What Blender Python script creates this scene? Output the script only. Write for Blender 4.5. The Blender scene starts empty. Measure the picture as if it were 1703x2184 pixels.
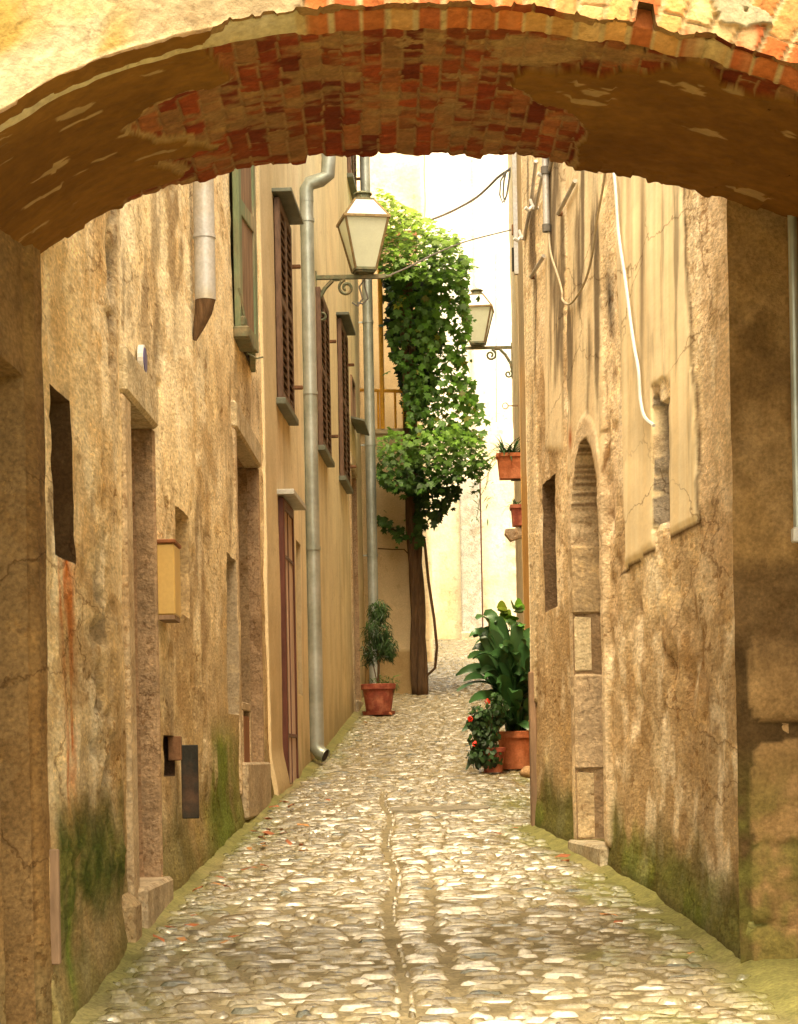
import bpy, math, random
import numpy as np
from mathutils import Vector, Matrix
rnd = random.Random(7)
rs = np.random.RandomState(5)
SC = bpy.context.scene
COL = SC.collection

# ------------------------------------------------------------------ camera frame
F = 4400.0; ROLL = 0.0192
CX, CY = 851.0, 1620.0
ca, sa = math.cos(ROLL), math.sin(ROLL)
def W(px, py, Y):
    dx = px - CX; dy = CY - py
    return Vector(((dx*ca + dy*sa)/F*Y, Y, (-dx*sa + dy*ca)/F*Y))
def proj(X, Y, Z):
    wx = X/Y*F; wz = Z/Y*F
    return CX + wx*ca - wz*sa, CY - (wx*sa + wz*ca)
# wall lines X = a*Y + b
LW = (0.018, -1.19)      # old stone house, left
BW = (0.0452, -1.577)    # beige house, left
RW = (-0.0808, 1.786)    # right house
def wallY(w, px, py):
    dx = px - CX; dy = CY - py
    return w[1]/((dx*ca + dy*sa)/F - w[0])
def onwall(w, px, py):
    Y = wallY(w, px, py); p = W(px, py, Y); return Y, p.z
def wx_(w, Y): return w[0]*Y + w[1]

GY = [-60, 0, 6.46, 8.8, 11.6, 14.15, 16, 18, 20, 23.5, 27, 36, 45, 160]
GZ = [-1.75, -1.36, -.80, -.60, -.448, -.29, -.18, -.03, .15, .51, .95, 2.0, 2.9, 6]
def gz(Y): return np.interp(Y, GY, GZ)

# ------------------------------------------------------------------ noise
def _h(ix, iy, iz, seed):
    n = (ix.astype(np.int64)*374761393 + iy.astype(np.int64)*668265263 + iz.astype(np.int64)*2147483647 + seed*974634777) & 0xffffffff
    n = ((n ^ (n >> 13))*1274126177) & 0xffffffff
    n = (n ^ (n >> 16)) & 0xffffffff
    return n/4294967295.0
def vnoise(x, y, z=None, seed=0):
    x = np.asarray(x, float); y = np.asarray(y, float)
    z = np.zeros_like(x) if z is None else np.asarray(z, float)
    x, y, z = np.broadcast_arrays(x, y, z)
    fx, fy, fz = np.floor(x), np.floor(y), np.floor(z)
    tx, ty, tz = x-fx, y-fy, z-fz
    tx = tx*tx*(3-2*tx); ty = ty*ty*(3-2*ty); tz = tz*tz*(3-2*tz)
    r = 0
    for dx in (0, 1):
        for dy in (0, 1):
            for dz in ((0, 1) if tz.any() else (0,)):
                w = (tx if dx else 1-tx)*(ty if dy else 1-ty)*(tz if dz else 1-tz)
                r = r + w*_h(fx+dx, fy+dy, fz+dz, seed)
    return r*2-1
def fbm(x, y, oct=4, seed=0, gain=.5):
    x = np.asarray(x, float); y = np.asarray(y, float)
    r = 0; a = 1; s = 0
    for i in range(oct):
        r = r + a*vnoise(x*2**i, y*2**i, seed=seed+i*17); s += a; a *= gain
    return r/s
def sstep(a, b, x): 
    t = np.clip((x-a)/(b-a+1e-9), 0, 1); return t*t*(3-2*t)
def inpoly(px, py, poly):
    inside = np.zeros(np.shape(px), bool); n = len(poly)
    for i in range(n):
        x1, y1 = poly[i]; x2, y2 = poly[(i+1) % n]
        if y1 == y2: continue
        c = ((y1 > py) != (y2 > py)) & (px < (x2-x1)*(py-y1)/(y2-y1)+x1)
        inside ^= c
    return inside
def blob(px, py, cx, cy, rx, ry): return np.exp(-(((px-cx)/rx)**2 + ((py-cy)/ry)**2))
def mixc(c, col, m):
    m = np.clip(m, 0, 1)[..., None]; return c*(1-m) + np.array(col)*m

# ------------------------------------------------------------------ objects
def setp(o, label=None, cat=None, group=None, kind=None):
    if label: o['label'] = label
    if cat: o['category'] = cat
    if group: o['group'] = group
    if kind: o['kind'] = kind
    return o
def thing(name, label, cat, loc=(0, 0, 0), rz=0, group=None):
    o = bpy.data.objects.new(name, None); COL.objects.link(o)
    o.location = loc; o.rotation_euler = (0, 0, rz); o.empty_display_size = .1
    return setp(o, label, cat, group)
class MB:
    def __init__(s): s.v = []; s.f = []; s.c = []; s.col = (1, 1, 1)
    def add(s, vs, fs, col=None):
        n = len(s.v); col = col or s.col
        s.v += [tuple(v) for v in vs]; s.c += [tuple(col)]*len(vs)
        s.f += [tuple(i+n for i in f) for f in fs]; return s
    def box(s, x0, x1, y0, y1, z0, z1, M=None, col=None, bev=0.0):
        if bev > 0:
            b = min(bev, (x1-x0)*.45, (y1-y0)*.45, (z1-z0)*.45)
            P = []
            for x, sx in ((x0, 1), (x1, -1)):
                for y, sy in ((y0, 1), (y1, -1)):
                    for z, sz in ((z0, 1), (z1, -1)):
                        P += [(x, y+sy*b, z+sz*b), (x+sx*b, y, z+sz*b), (x+sx*b, y+sy*b, z)]
            def I(i, j, k, w): return ((i*2+j)*2+k)*3+w
            fs = []
            for i in (0, 1):
                fs.append([I(i, 0, 0, 0), I(i, 1, 0, 0), I(i, 1, 1, 0), I(i, 0, 1, 0)])
                fs.append([I(0, i, 0, 1), I(1, i, 0, 1), I(1, i, 1, 1), I(0, i, 1, 1)])
                fs.append([I(0, 0, i, 2), I(1, 0, i, 2), I(1, 1, i, 2), I(0, 1, i, 2)])
            for i in (0, 1):
                for j in (0, 1):
                    fs.append([I(i, j, 0, 0), I(i, j, 1, 0), I(i, j, 1, 1), I(i, j, 0, 1)])
                    fs.append([I(i, 0, j, 0), I(i, 1, j, 0), I(i, 1, j, 2), I(i, 0, j, 2)])
                    fs.append([I(0, i, j, 1), I(1, i, j, 1), I(1, i, j, 2), I(0, i, j, 2)])
                    for k in (0, 1): fs.append([I(i, j, k, 0), I(i, j, k, 1), I(i, j, k, 2)])
        else:
            P = [(x, y, z) for x in (x0, x1) for y in (y0, y1) for z in (z0, z1)]
            fs = [(0, 1, 3, 2), (4, 6, 7, 5), (0, 4, 5, 1), (2, 3, 7, 6), (0, 2, 6, 4), (1, 5, 7, 3)]
        if M is not None: P = [M @ Vector(p) for p in P]
        return s.add(P, fs, col)
    def tube(s, pts, r, n=8, cap=True, col=None):
        pts = [Vector(p) for p in pts]; m = len(pts)
        R = r if isinstance(r, (list, tuple)) else [r]*m
        vs = []; fs = []
        t0 = (pts[1]-pts[0]).normalized()
        up = Vector((0, 0, 1)) if abs(t0.z) < .9 else Vector((0, 1, 0))
        nx = t0.cross(up).normalized()
        for i, p in enumerate(pts):
            t = (pts[min(i+1, m-1)]-pts[max(i-1, 0)]).normalized()
            nx = (nx - t*nx.dot(t)).normalized(); ny = t.cross(nx)
            for k in range(n):
                a = 2*math.pi*k/n; vs.append(p + (nx*math.cos(a)+ny*math.sin(a))*R[i])
        for i in range(m-1):
            for k in range(n):
                fs.append((i*n+k, i*n+(k+1) % n, (i+1)*n+(k+1) % n, (i+1)*n+k))
        if cap: fs += [tuple(range(n))[::-1], tuple(range((m-1)*n, m*n))]
        return s.add(vs, fs, col)
    def lathe(s, prof, n=24, c=(0, 0, 0), col=None):
        vs = []; fs = []
        for (r, z) in prof:
            for k in range(n):
                a = 2*math.pi*k/n; vs.append((c[0]+r*math.cos(a), c[1]+r*math.sin(a), c[2]+z))
        for i in range(len(prof)-1):
            for k in range(n):
                fs.append((i*n+k, i*n+(k+1) % n, (i+1)*n+(k+1) % n, (i+1)*n+k))
        return s.add(vs, fs, col)
    def build(s, name, mat, parent=None, smooth=False, recalc=True):
        me = bpy.data.meshes.new(name); me.from_pydata(s.v, [], s.f)
        at = me.color_attributes.new('Col', 'FLOAT_COLOR', 'POINT')
        a = np.ones((len(s.v), 4), np.float32); a[:, :3] = np.array(s.c, np.float32).reshape(-1, 3); at.data.foreach_set('color', a.ravel())
        me.materials.append(mat)
        if recalc:
            import bmesh
            bm = bmesh.new(); bm.from_mesh(me); bmesh.ops.recalc_face_normals(bm, faces=bm.faces); bm.to_mesh(me); bm.free()
        if smooth:
            me.polygons.foreach_set('use_smooth', [True]*len(me.polygons))
            if smooth != 'full' : me.set_sharp_from_angle(angle=math.radians(40))
        o = bpy.data.objects.new(name, me); COL.objects.link(o)
        if parent: o.parent = parent
        return o
def gridmesh(name, P, C, mat, parent=None, flip=False, mask=None, smooth=True):
    """P: (n,m,3) points, C: (n,m,3) colours"""
    n, m = P.shape[:2]
    me = bpy.data.meshes.new(name)
    me.vertices.add(n*m); me.vertices.foreach_set('co', P.reshape(-1).astype(np.float32))
    I = np.arange(n*m).reshape(n, m)
    q = np.stack([I[:-1, :-1], I[1:, :-1], I[1:, 1:], I[:-1, 1:]], -1).reshape(-1, 4)
    if mask is not None: q = q[mask.reshape(-1)]
    if flip: q = q[:, ::-1]
    k = len(q)
    me.loops.add(k*4); me.loops.foreach_set('vertex_index', q.reshape(-1).astype(np.int32))
    me.polygons.add(k); me.polygons.foreach_set('loop_start', (np.arange(k)*4).astype(np.int32))
    try: me.polygons.foreach_set('loop_total', np.full(k, 4, np.int32))
    except Exception: pass
    me.update(calc_edges=True)
    at = me.color_attributes.new('Col', 'FLOAT_COLOR', 'POINT')
    a = np.ones((n*m, 4), np.float32); a[:, :C.shape[-1]] = np.clip(C.reshape(-1, C.shape[-1]), .004, .97 if C.shape[-1] == 3 else 1); at.data.foreach_set('color', a.ravel())
    if smooth: me.polygons.foreach_set('use_smooth', np.ones(k, bool))
    me.materials.append(mat); me.validate()
    o = bpy.data.objects.new(name, me); COL.objects.link(o)
    if parent: o.parent = parent
    return o

# ------------------------------------------------------------------ materials
def mat(name, color=None, rough=.8, metal=0, spec=.3, nscale=8, nvar=.25, fscale=60, fvar=.15, bump=.3, bdist=.01, bscale=40,
        attr=False, transl=0, stretch=None, tint2=None, emis=None, cscale=3, flecks=None, rvar=0):
    m = bpy.data.materials.new(name); m.use_nodes = True
    nt = m.node_tree; N = nt.nodes; L = nt.links; N.clear()
    out = N.new('ShaderNodeOutputMaterial'); b = N.new('ShaderNodeBsdfPrincipled')
    tc = N.new('ShaderNodeTexCoord'); mp = N.new('ShaderNodeMapping'); L.new(tc.outputs['Object'], mp.inputs[0])
    if stretch: mp.inputs['Scale'].default_value = stretch
    def noise(sc, det=5, ro=.6):
        n = N.new('ShaderNodeTexNoise'); n.inputs['Scale'].default_value = sc; n.inputs['Detail'].default_value = det
        n.inputs['Roughness'].default_value = ro; L.new(mp.outputs[0], n.inputs['Vector']); return n
    n1 = noise(nscale); n2 = noise(fscale, 3)
    if attr:
        a = N.new('ShaderNodeAttribute'); a.attribute_name = 'Col'; src = a.outputs['Color']
    else:
        r = N.new('ShaderNodeRGB'); r.outputs[0].default_value = (*color, 1); src = r.outputs[0]
    if tint2:
        n3 = noise(cscale, 4); cr = N.new('ShaderNodeMapRange'); cr.inputs[1].default_value = .45; cr.inputs[2].default_value = .62
        L.new(n3.outputs[0], cr.inputs[0]); mx = N.new('ShaderNodeMix'); mx.data_type = 'RGBA'
        L.new(cr.outputs[0], mx.inputs[0]); L.new(src, mx.inputs[6]); mx.inputs[7].default_value = (*tint2, 1); src = mx.outputs[2]
    def mul(src, n, var):
        mr = N.new('ShaderNodeMapRange'); mr.inputs[1].default_value = .3; mr.inputs[2].default_value = .7
        mr.inputs[3].default_value = 1-var; mr.inputs[4].default_value = 1+var; L.new(n.outputs[0], mr.inputs[0])
        v = N.new('ShaderNodeVectorMath'); v.operation = 'SCALE'; L.new(src, v.inputs[0]); L.new(mr.outputs[0], v.inputs['Scale']); return v.outputs[0]
    src = mul(src, n1, nvar); s0 = src; src = mul(src, n2, fvar)
    if attr:
        ma = N.new('ShaderNodeMix'); ma.data_type = 'RGBA'; L.new(a.outputs['Alpha'], ma.inputs[0]); L.new(s0, ma.inputs[6]); L.new(src, ma.inputs[7]); src = ma.outputs[2]
    if flecks:
        fs, fa = flecks
        def layer(src, sc, lo, hi, colr, op='MULTIPLY', det=6, amt=1.0, msc=1.7, ro=.65):
            nn = noise(sc, det, ro); r = N.new('ShaderNodeMapRange'); r.inputs[1].default_value = lo; r.inputs[2].default_value = hi
            L.new(nn.outputs[0], r.inputs[0]); m1 = noise(msc, 3); r2 = N.new('ShaderNodeMapRange'); r2.inputs[1].default_value = .42; r2.inputs[2].default_value = .60; L.new(m1.outputs[0], r2.inputs[0])
            k = N.new('ShaderNodeMath'); k.operation = 'MULTIPLY'; L.new(r.outputs[0], k.inputs[0]); L.new(r2.outputs[0], k.inputs[1])
            k2 = N.new('ShaderNodeMath'); k2.operation = 'MULTIPLY'; L.new(k.outputs[0], k2.inputs[0]); k2.inputs[1].default_value = amt*fa
            k3 = N.new('ShaderNodeMath'); k3.operation = 'MULTIPLY'; L.new(k2.outputs[0], k3.inputs[0]); L.new(a.outputs['Alpha'], k3.inputs[1])
            mm = N.new('ShaderNodeMix'); mm.data_type = 'RGBA'; mm.blend_type = op; L.new(k3.outputs[0], mm.inputs[0]); L.new(src, mm.inputs[6]); mm.inputs[7].default_value = (*colr, 1); return mm.outputs[2]
        src = layer(src, 2.6*fs, .50, .53, (.70, .60, .47), det=9, amt=.65, msc=.9)           # lost top coat, crisp edged
        src = layer(src, 7*fs, .55, .58, (1.22, 1.2, 1.12), det=8, amt=.9, msc=1.3)        # pale chips
        src = layer(src, 14*fs, .565, .60, (.40, .30, .20), det=7, amt=.75, msc=2.1)         # pits
        src = layer(src, 38*fs, .60, .64, (1.35, 1.32, 1.2), det=3, amt=.9, msc=3.0)       # grit
        vo = N.new('ShaderNodeTexVoronoi'); vo.feature = 'DISTANCE_TO_EDGE'; vo.inputs['Scale'].default_value = 1.3*fs
        wn = noise(6, 4); va = N.new('ShaderNodeVectorMath'); va.operation = 'MULTIPLY_ADD'; va.inputs[1].default_value = (.22, .22, .22); L.new(wn.outputs['Color'], va.inputs[0]); L.new(mp.outputs[0], va.inputs[2]); L.new(va.outputs[0], vo.inputs['Vector'])
        rc = N.new('ShaderNodeMapRange'); rc.inputs[1].default_value = .0; rc.inputs[2].default_value = .012; rc.inputs[3].default_value = .75*fa; rc.inputs[4].default_value = 0; L.new(vo.outputs['Distance'], rc.inputs[0])
        km = N.new('ShaderNodeMath'); km.operation = 'MULTIPLY'; L.new(rc.outputs[0], km.inputs[0]); m1 = noise(1.1, 2); r2 = N.new('ShaderNodeMapRange'); r2.inputs[1].default_value = .48; r2.inputs[2].default_value = .56; L.new(m1.outputs[0], r2.inputs[0]); L.new(r2.outputs[0], km.inputs[1])
        mm = N.new('ShaderNodeMix'); mm.data_type = 'RGBA'; mm.blend_type = 'MULTIPLY'; L.new(km.outputs[0], mm.inputs[0]); L.new(src, mm.inputs[6]); mm.inputs[7].default_value = (.35, .27, .2, 1); src = mm.outputs[2]
    if rvar:
        nr_ = noise(9, 4); rr_ = N.new('ShaderNodeMapRange'); rr_.inputs[1].default_value = .35; rr_.inputs[2].default_value = .65; rr_.inputs[3].default_value = rough-rvar; rr_.inputs[4].default_value = rough+rvar
        L.new(nr_.outputs[0], rr_.inputs[0]); L.new(rr_.outputs[0], b.inputs['Roughness'])
    L.new(src, b.inputs['Base Color'])
    if name == 'cobble_stone': b.inputs['Coat Weight'].default_value = .6; b.inputs['Coat Roughness'].default_value = .10
    if not rvar: b.inputs['Roughness'].default_value = rough
    b.inputs['Metallic'].default_value = metal
    b.inputs['Specular IOR Level'].default_value = spec
    if bump:
        nb = noise(bscale, 6, .65); bp = N.new('ShaderNodeBump'); bp.inputs['Strength'].default_value = bump; bp.inputs['Distance'].default_value = bdist
        L.new(nb.outputs[0], bp.inputs['Height']); L.new(bp.outputs[0], b.inputs['Normal'])
        if attr:
            ml = N.new('ShaderNodeMath'); ml.operation = 'MULTIPLY'; ml.inputs[1].default_value = bump
            L.new(a.outputs['Alpha'], ml.inputs[0]); L.new(ml.outputs[0], bp.inputs['Strength'])
    if emis:
        b.inputs['Emission Color'].default_value = (*emis[:3], 1); b.inputs['Emission Strength'].default_value = emis[3]
    if transl:
        t = N.new('ShaderNodeBsdfTranslucent'); L.new(src, t.inputs[0]); mx = N.new('ShaderNodeMixShader'); mx.inputs[0].default_value = transl
        L.new(b.outputs[0], mx.inputs[1]); L.new(t.outputs[0], mx.inputs[2]); L.new(mx.outputs[0], out.inputs[0])
    else: L.new(b.outputs[0], out.inputs[0])
    return m
M = {}
M['wall'] = mat('rough_plaster', attr=True, rough=.95, spec=.1, nscale=5, nvar=.12, fscale=70, fvar=.30, bump=.8, bdist=.012, bscale=48, stretch=(1, .38, 1), flecks=(1.5, 1))
M['beige'] = mat('beige_plaster', attr=True, rough=.95, spec=.1, nscale=2.5, nvar=.10, fscale=60, fvar=.10, bump=.35, bdist=.01, bscale=60, flecks=(.8, .28))
M['brick'] = mat('brickwork', attr=True, rough=.92, spec=.12, nscale=18, nvar=.2, fscale=75, fvar=.25, bump=.8, bdist=.012, bscale=45)
M['front'] = mat('facade_plaster', attr=True, flecks=(1.6, .45), rough=.92, spec=.15, nscale=6, nvar=.15, fscale=45, fvar=.18, bump=.7, bdist=.012, bscale=35)
M['cobble'] = mat('cobble_stone', attr=True, rough=.24, rvar=.15, spec=1.0, nscale=16, nvar=.2, fscale=70, fvar=.25, bump=.6, bdist=.012, bscale=45)
M['ground'] = mat('mortar_ground', attr=True, rough=.85, spec=.2, nscale=7, nvar=.25, fscale=60, fvar=.3, bump=.8, bdist=.015, bscale=40)
M['stone'] = mat('cut_stone', attr=True, flecks=(2.4, .9), rough=.9, spec=.2, nscale=6, nvar=.25, fscale=60, fvar=.28, bump=1.0, bdist=.02, bscale=22)
M['far'] = mat('pale_plaster', attr=True, rough=.95, spec=.1, nscale=2.2, nvar=.12, fscale=22, fvar=.12, bump=.6, bdist=.03, bscale=10, flecks=(.7, .5))
M['galv'] = mat('galvanised_metal', (.42, .45, .43), rough=.42, metal=.55, spec=.5, nscale=3, nvar=.18, fscale=30, fvar=.08, bump=.15, bscale=8, bdist=.01, tint2=(.28, .31, .27), cscale=2)
M['duct'] = mat('weathered_zinc', (.50, .50, .52), rough=.5, metal=.35, spec=.5, nscale=4, nvar=.15, bump=.2, bscale=9, tint2=(.40, .36, .30), cscale=4)
M['rust'] = mat('rusty_metal', (.20, .10, .05), rough=.8, metal=.2, nscale=14, nvar=.4, bump=.4)
M['darkmetal'] = mat('dark_metal', (.03, .028, .022), rough=.6, metal=.3, nscale=10, nvar=.4, bump=.2, tint2=(.07, .04, .025), cscale=9)
M['hood'] = mat('painted_sheet_metal', (.13, .14, .11), rough=.55, metal=.3, nscale=6, nvar=.25, bump=.15)
M['hoodlight'] = mat('grey_sheet_metal', (.45, .45, .42), rough=.55, metal=.3, nscale=6, nvar=.2, bump=.15)
M['shutter'] = mat('dark_brown_paint', (.13, .075, .05), rough=.6, nscale=15, nvar=.3, bump=.25, stretch=(1, 1, .3))
M['reddoor'] = mat('oxblood_paint', (.095, .032, .022), rough=.5, nscale=10, nvar=.3, bump=.2, stretch=(1, 1, .2))
M['pinkwood'] = mat('faded_pink_wood', (.50, .36, .27), rough=.7, nscale=12, nvar=.18, bump=.25, stretch=(1, 1, .15))
M['green'] = mat('weathered_green_paint', (.17, .21, .12), rough=.7, nscale=10, nvar=.3, bump=.4, stretch=(1, 1, .25), tint2=(.27, .22, .13), cscale=7)
M['greenmetal'] = mat('verdigris_iron', (.13, .14, .085), rough=.6, metal=.3, nscale=20, nvar=.3, bump=.3, tint2=(.20, .16, .09), cscale=12)
M['copper'] = mat('aged_brass', (.22, .155, .075), rough=.5, metal=.5, nscale=20, nvar=.3, bump=.2)
M['brownwood'] = mat('brown_wood', (.23, .085, .03), rough=.65, nscale=14, nvar=.3, bump=.3, stretch=(1, 1, .15))
M['greywood'] = mat('grey_brown_wood', (.22, .14, .085), rough=.8, nscale=14, nvar=.3, bump=.4, stretch=(1, 1, .15))
M['pane'] = mat('frosted_glass', (.82, .86, .72), rough=.35, spec=.5, nscale=4, nvar=.07, fvar=.03, bump=.04, transl=.45)
M['panetop'] = mat('white_glass', (.92, .92, .90), rough=.3, spec=.5, nscale=4, nvar=.05, fvar=.02, bump=.04, transl=.25)
M['glass'] = mat('window_glass', (.10, .13, .12), rough=.08, spec=.6, nvar=.1, bump=0)
M['mailbox'] = mat('ochre_enamel', (.50, .33, .11), rough=.45, spec=.4, nscale=5, nvar=.1, fvar=.06, bump=.08)
M['yellow'] = mat('yellow_paint', (.68, .34, .03), rough=.45, nscale=12, nvar=.15, bump=.1)
M['terra'] = mat('terracotta', (.42, .125, .045), rough=.8, nscale=12, nvar=.2, bump=.3, tint2=(.50, .18, .08), cscale=6)
M['terradark'] = mat('old_terracotta', (.26, .06, .035), rough=.75, nscale=12, nvar=.25, bump=.3, tint2=(.38, .13, .07), cscale=10)
M['soil'] = mat('soil', (.05, .03, .018), rough=1, bump=1)
M['leaf'] = mat('vine_leaves', attr=True, rough=.5, spec=.35, nscale=30, nvar=.15, fvar=.1, bump=.1, transl=.28)
M['asp'] = mat('glossy_leaves', attr=True, rough=.33, spec=.5, nscale=10, nvar=.2, fvar=.05, bump=.1, transl=.12)
M['bark'] = mat('bark', (.11, .062, .03), rough=.95, nscale=12, nvar=.4, fvar=.3, bump=1, bdist=.03, bscale=18, stretch=(1, 1, .15))
M['white'] = mat('white_plastic', (.60, .60, .60), rough=.4, nvar=.06, fvar=.03, bump=.05)
M['cable'] = mat('grey_cable', (.12, .11, .10), rough=.7, nvar=.2, bump=.2)
M['pcable'] = mat('beige_cable', (.42, .35, .24), rough=.7, nvar=.15, bump=.2)
M['enamel'] = mat('blue_enamel', (.05, .04, .22), rough=.3, nvar=.1, bump=0)
M['red'] = mat('red_petals', (.75, .03, .01), rough=.6, nvar=.2, bump=.1, transl=.2)
M['roof'] = mat('roof_tiles', (.34, .15, .08), rough=.9, nscale=8, nvar=.35, bump=.8)
M['fleaf'] = mat('dry_leaf', attr=True, rough=.8, nvar=.3, bump=.2)

# ------------------------------------------------------------------ heightfield walls
def axis(a, b, step, edges, eps=.004):
    v = list(np.arange(a, b, step)) + [b]
    for e in edges:
        v = [q for q in v if abs(q-e) > eps*3]
        v += [e-2*eps, e-eps, e+eps, e+2*eps]
    v = [q for q in v if a <= q <= b]
    return np.array(sorted(set(v)))
def frame_body(parent, w, side, Y0, Y1, z0, z1, matl, col, depth=5.0, roof=True, back=.32):
    """solid mass behind a wall sheet, so the house is closed from every side"""
    s = -side   # outward from street
    def quad(mb, o0, o1, y0, y1, a, b):
        P = []
        for (off) in (o0, o1):
            for y in (y0, y1):
                for z in (a, b): P.append((wx_(w, y)+s*off, y, z))
        mb.add(P, [(0, 1, 3, 2), (4, 6, 7, 5), (0, 4, 5, 1), (2, 3, 7, 6), (0, 2, 6, 4), (1, 5, 7, 3)], col)
    mb = MB()
    quad(mb, back, depth, Y0, Y1, z0, z1)
    quad(mb, .03, back, Y1-.06, Y1-.002, z0, z1); quad(mb, .03, back, Y0+.002, Y0+.06, z0, z1)
    quad(mb, .03, back, Y0+.06, Y1-.06, z1-.1, z1)
    mb.build('side_wall', matl, parent)
    if roof:
        mb = MB(); quad(mb, -.12, depth+.1, Y0, Y1, z1+.002, z1+.10); mb.build('roof', M['roof'], parent)
def hwall(name, parent, w, side, Y0, Y1, z0, z1, dY, dz, ops, fn, matl, yed=(), zed=()):
    """ops: list (Y0,Y1,z0,z1,depth).  fn(Y,Z,px,py) -> disp, colour"""
    ye = list(yed); ze = list(zed)
    for o in ops: ye += [o[0], o[1]]; ze += [o[2], o[3]]
    ya = axis(Y0, Y1, dY, ye); za = axis(z0, z1, dz, ze)
    Y, Z = np.meshgrid(ya, za, indexing='ij')
    X0 = w[0]*Y + w[1]
    px, py = proj(X0, Y, Z)
    d, C = fn(Y, Z, px, py)
    for o in ops:
        jt = o[6] if len(o) > 6 else 0; Yj = Y+jt*2.5*fbm(Z*3, Z*0, 2, 401); Zj = Z+jt*2*fbm(Y*9, Y*0, 3, 402)
        m = (Yj > o[0]) & (Yj < o[1]) & (Zj > o[2]) & (Zj < o[3])
        d = np.where(m, o[4]+d*.35, d)
        mc = (Yj > o[0]-.006) & (Yj < o[1]+.006) & (Zj > o[2]-.006) & (Zj < o[3]+.006)
        if len(o) > 5 and o[5] is not None: C[..., :3] = np.where(mc[..., None], np.array(o[5])*(1+.18*fbm(Y*9, Z*9, seed=3))[..., None], C[..., :3])
    P = np.stack([X0 + side*d, Y, Z], -1)
    # returns closing both ends of the sheet
    e0 = P[:1].copy(); e0[..., 0] -= side*.15; e1 = P[-1:].copy(); e1[..., 0] -= side*.15
    P = np.concatenate([e0, P[:1], P, P[-1:], e1]); C = np.concatenate([C[:1], C[:1], C, C[-1:], C[-1:]])
    return gridmesh(name, P, C, matl, parent, flip=(side < 0))

def rough(Y, Z, seed, a=1.0):
    return a*(.020*fbm(Y*1.1, Z*.8, 3, seed) + .007*fbm(Y*4, Z*3.2, 3, seed+5) + .005*fbm(Y*16, Z*13, 3, seed+9))
def mottle(Y, Z, seed, base, dark, light):
    n = fbm(Y*1.6, Z*1.0, 5, seed); m = fbm(Y*7, Z*3, 4, seed+3)
    C = np.ones(Y.shape+(3,))*np.array(base)
    C = mixc(C, dark, sstep(.05, .55, n+.35*m)); C = mixc(C, light, sstep(.0, .5, -n+.4*m)*.9)
    pits = sstep(.34, .55, fbm(Y*7, Z*6, 4, seed+7))*sstep(-.1, .3, n)
    C = mixc(C, np.array(dark)*.6, pits*.7); C = C*(1+.16*fbm(Y*12, Z*16, 3, seed+11))[..., None]
    return C, pits

MOSS = (.075, .10, .014); MOSSB = (.14, .19, .03)
# ---------------------------------------------- left stone house
A1 = thing('stone_house', 'old house of crumbling honey plaster with mossy base, left side just beyond the arch', 'house', (0, 0, 0))
def leftwall(Y, Z, px, py):
    C, pits = mottle(Y, Z, 11, (.84, .68, .42), (.58, .44, .26), (.94, .83, .60))
    d = rough(Y, Z, 21) - pits*.012
    nz = fbm(Y*3, Z*3, 4, 77)
    # warmer near bay
    near = sstep(262, 236, px)
    C = mixc(C, (.66, .42, .16), near*.45*sstep(-.4, .3, nz))
    # grey pilaster edge
    C = mixc(C, (.33, .25, .155), sstep(.10, .42, fbm(px*.045, py*.0045, 4, 311))*.72)
    C = mixc(C, (.93, .80, .56), sstep(.1, .45, fbm(px*.07+9, py*.006, 4, 313))*.75)
    g = blob(px, py*0, 238, 0, 10, 1)*sstep(1700, 400, py)
    C = mixc(C, (.36, .30, .22), g*.7); d = d + .012*sstep(262, 240, px)
    C = C*(1-.30*sstep(900, 1900, py+60*nz))[..., None]  # darker towards the ground, lower alley shade painted into the wall colour
    # rust
    r = np.maximum(blob(px, py, 138, 1420, 11, 330)*1.2, blob(px, py, 128, 1250, 5, 240))
    C = mixc(C, (.48, .12, .012), 1.5*r*sstep(-.5, .3, fbm(px*.25, py*.006, 3, 5))*(py > 1150))
    # eroded grey stone
    e = blob(px, py, 208, 1450, 24, 270)*1.3 + blob(px, py, 232, 560, 9, 170) + blob(px, py, 345, 800, 12, 120)*.6
    e = e*sstep(-.25, .25, fbm(px*.06, py*.02, 4, 8))
    C = mixc(C, (.27, .22, .15), e); d = d - .025*np.clip(e, 0, 1)*(1+fbm(Y*20, Z*14, 2, 4))
    # lower part between the openings, its shade put into the colour
    dd = sstep(1100, 1550, py)
    C = mixc(C, (.38, .25, .11), dd*.75*sstep(-.7, .3, nz))
    C = mixc(C, (.33, .23, .13), blob(px, py, 445, 1200, 18, 260)*.9*sstep(-.4, .3, nz))
    # moss
    e1 = 1700 + 45*fbm(px*.06, py*0, 3, 4)
    m = sstep(e1-70, e1+120, py+30*nz)*sstep(98, 108, px)*sstep(272, 255, px)*sstep(2230-.9*px, 2080-.9*px, py+80*nz+40)*sstep(-60, 60, 3000-py)
    m2 = sstep(1500, 1600, py)*blob(px, py, 472, 1690, 36, 190)*1.6*sstep(-.5, .2, nz)
    gg = gz(Y); h = Z-gg
    m3 = sstep(.45, .05, h + .25*nz)*.75
    m = m*sstep(-.75, .1, fbm(px*.05, py*.012, 4, 331)+.2)
    C = mixc(C, (.15, .13, .04), m3*1.1); C = mixc(C, (.095, .11, .018), m*.9); C = mixc(C, (.04, .06, .008), m*.9*sstep(-.3, .3, fbm(px*.1, py*.02, 4, 333))); C = mixc(C, (.15, .19, .035), m2*.85)
    C = mixc(C, MOSSB, blob(px, py, 133, 2030, 7, 120)*.9)
    d = d + .012*m*(1+fbm(Y*25, Z*25, 2, 9)) + .03*sstep(.25, 0, h)
    return d, C
D1 = (8.12, 8.82, -.483, 1.436)
D2 = (12.55, 14.15, .0, 2.02)
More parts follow.
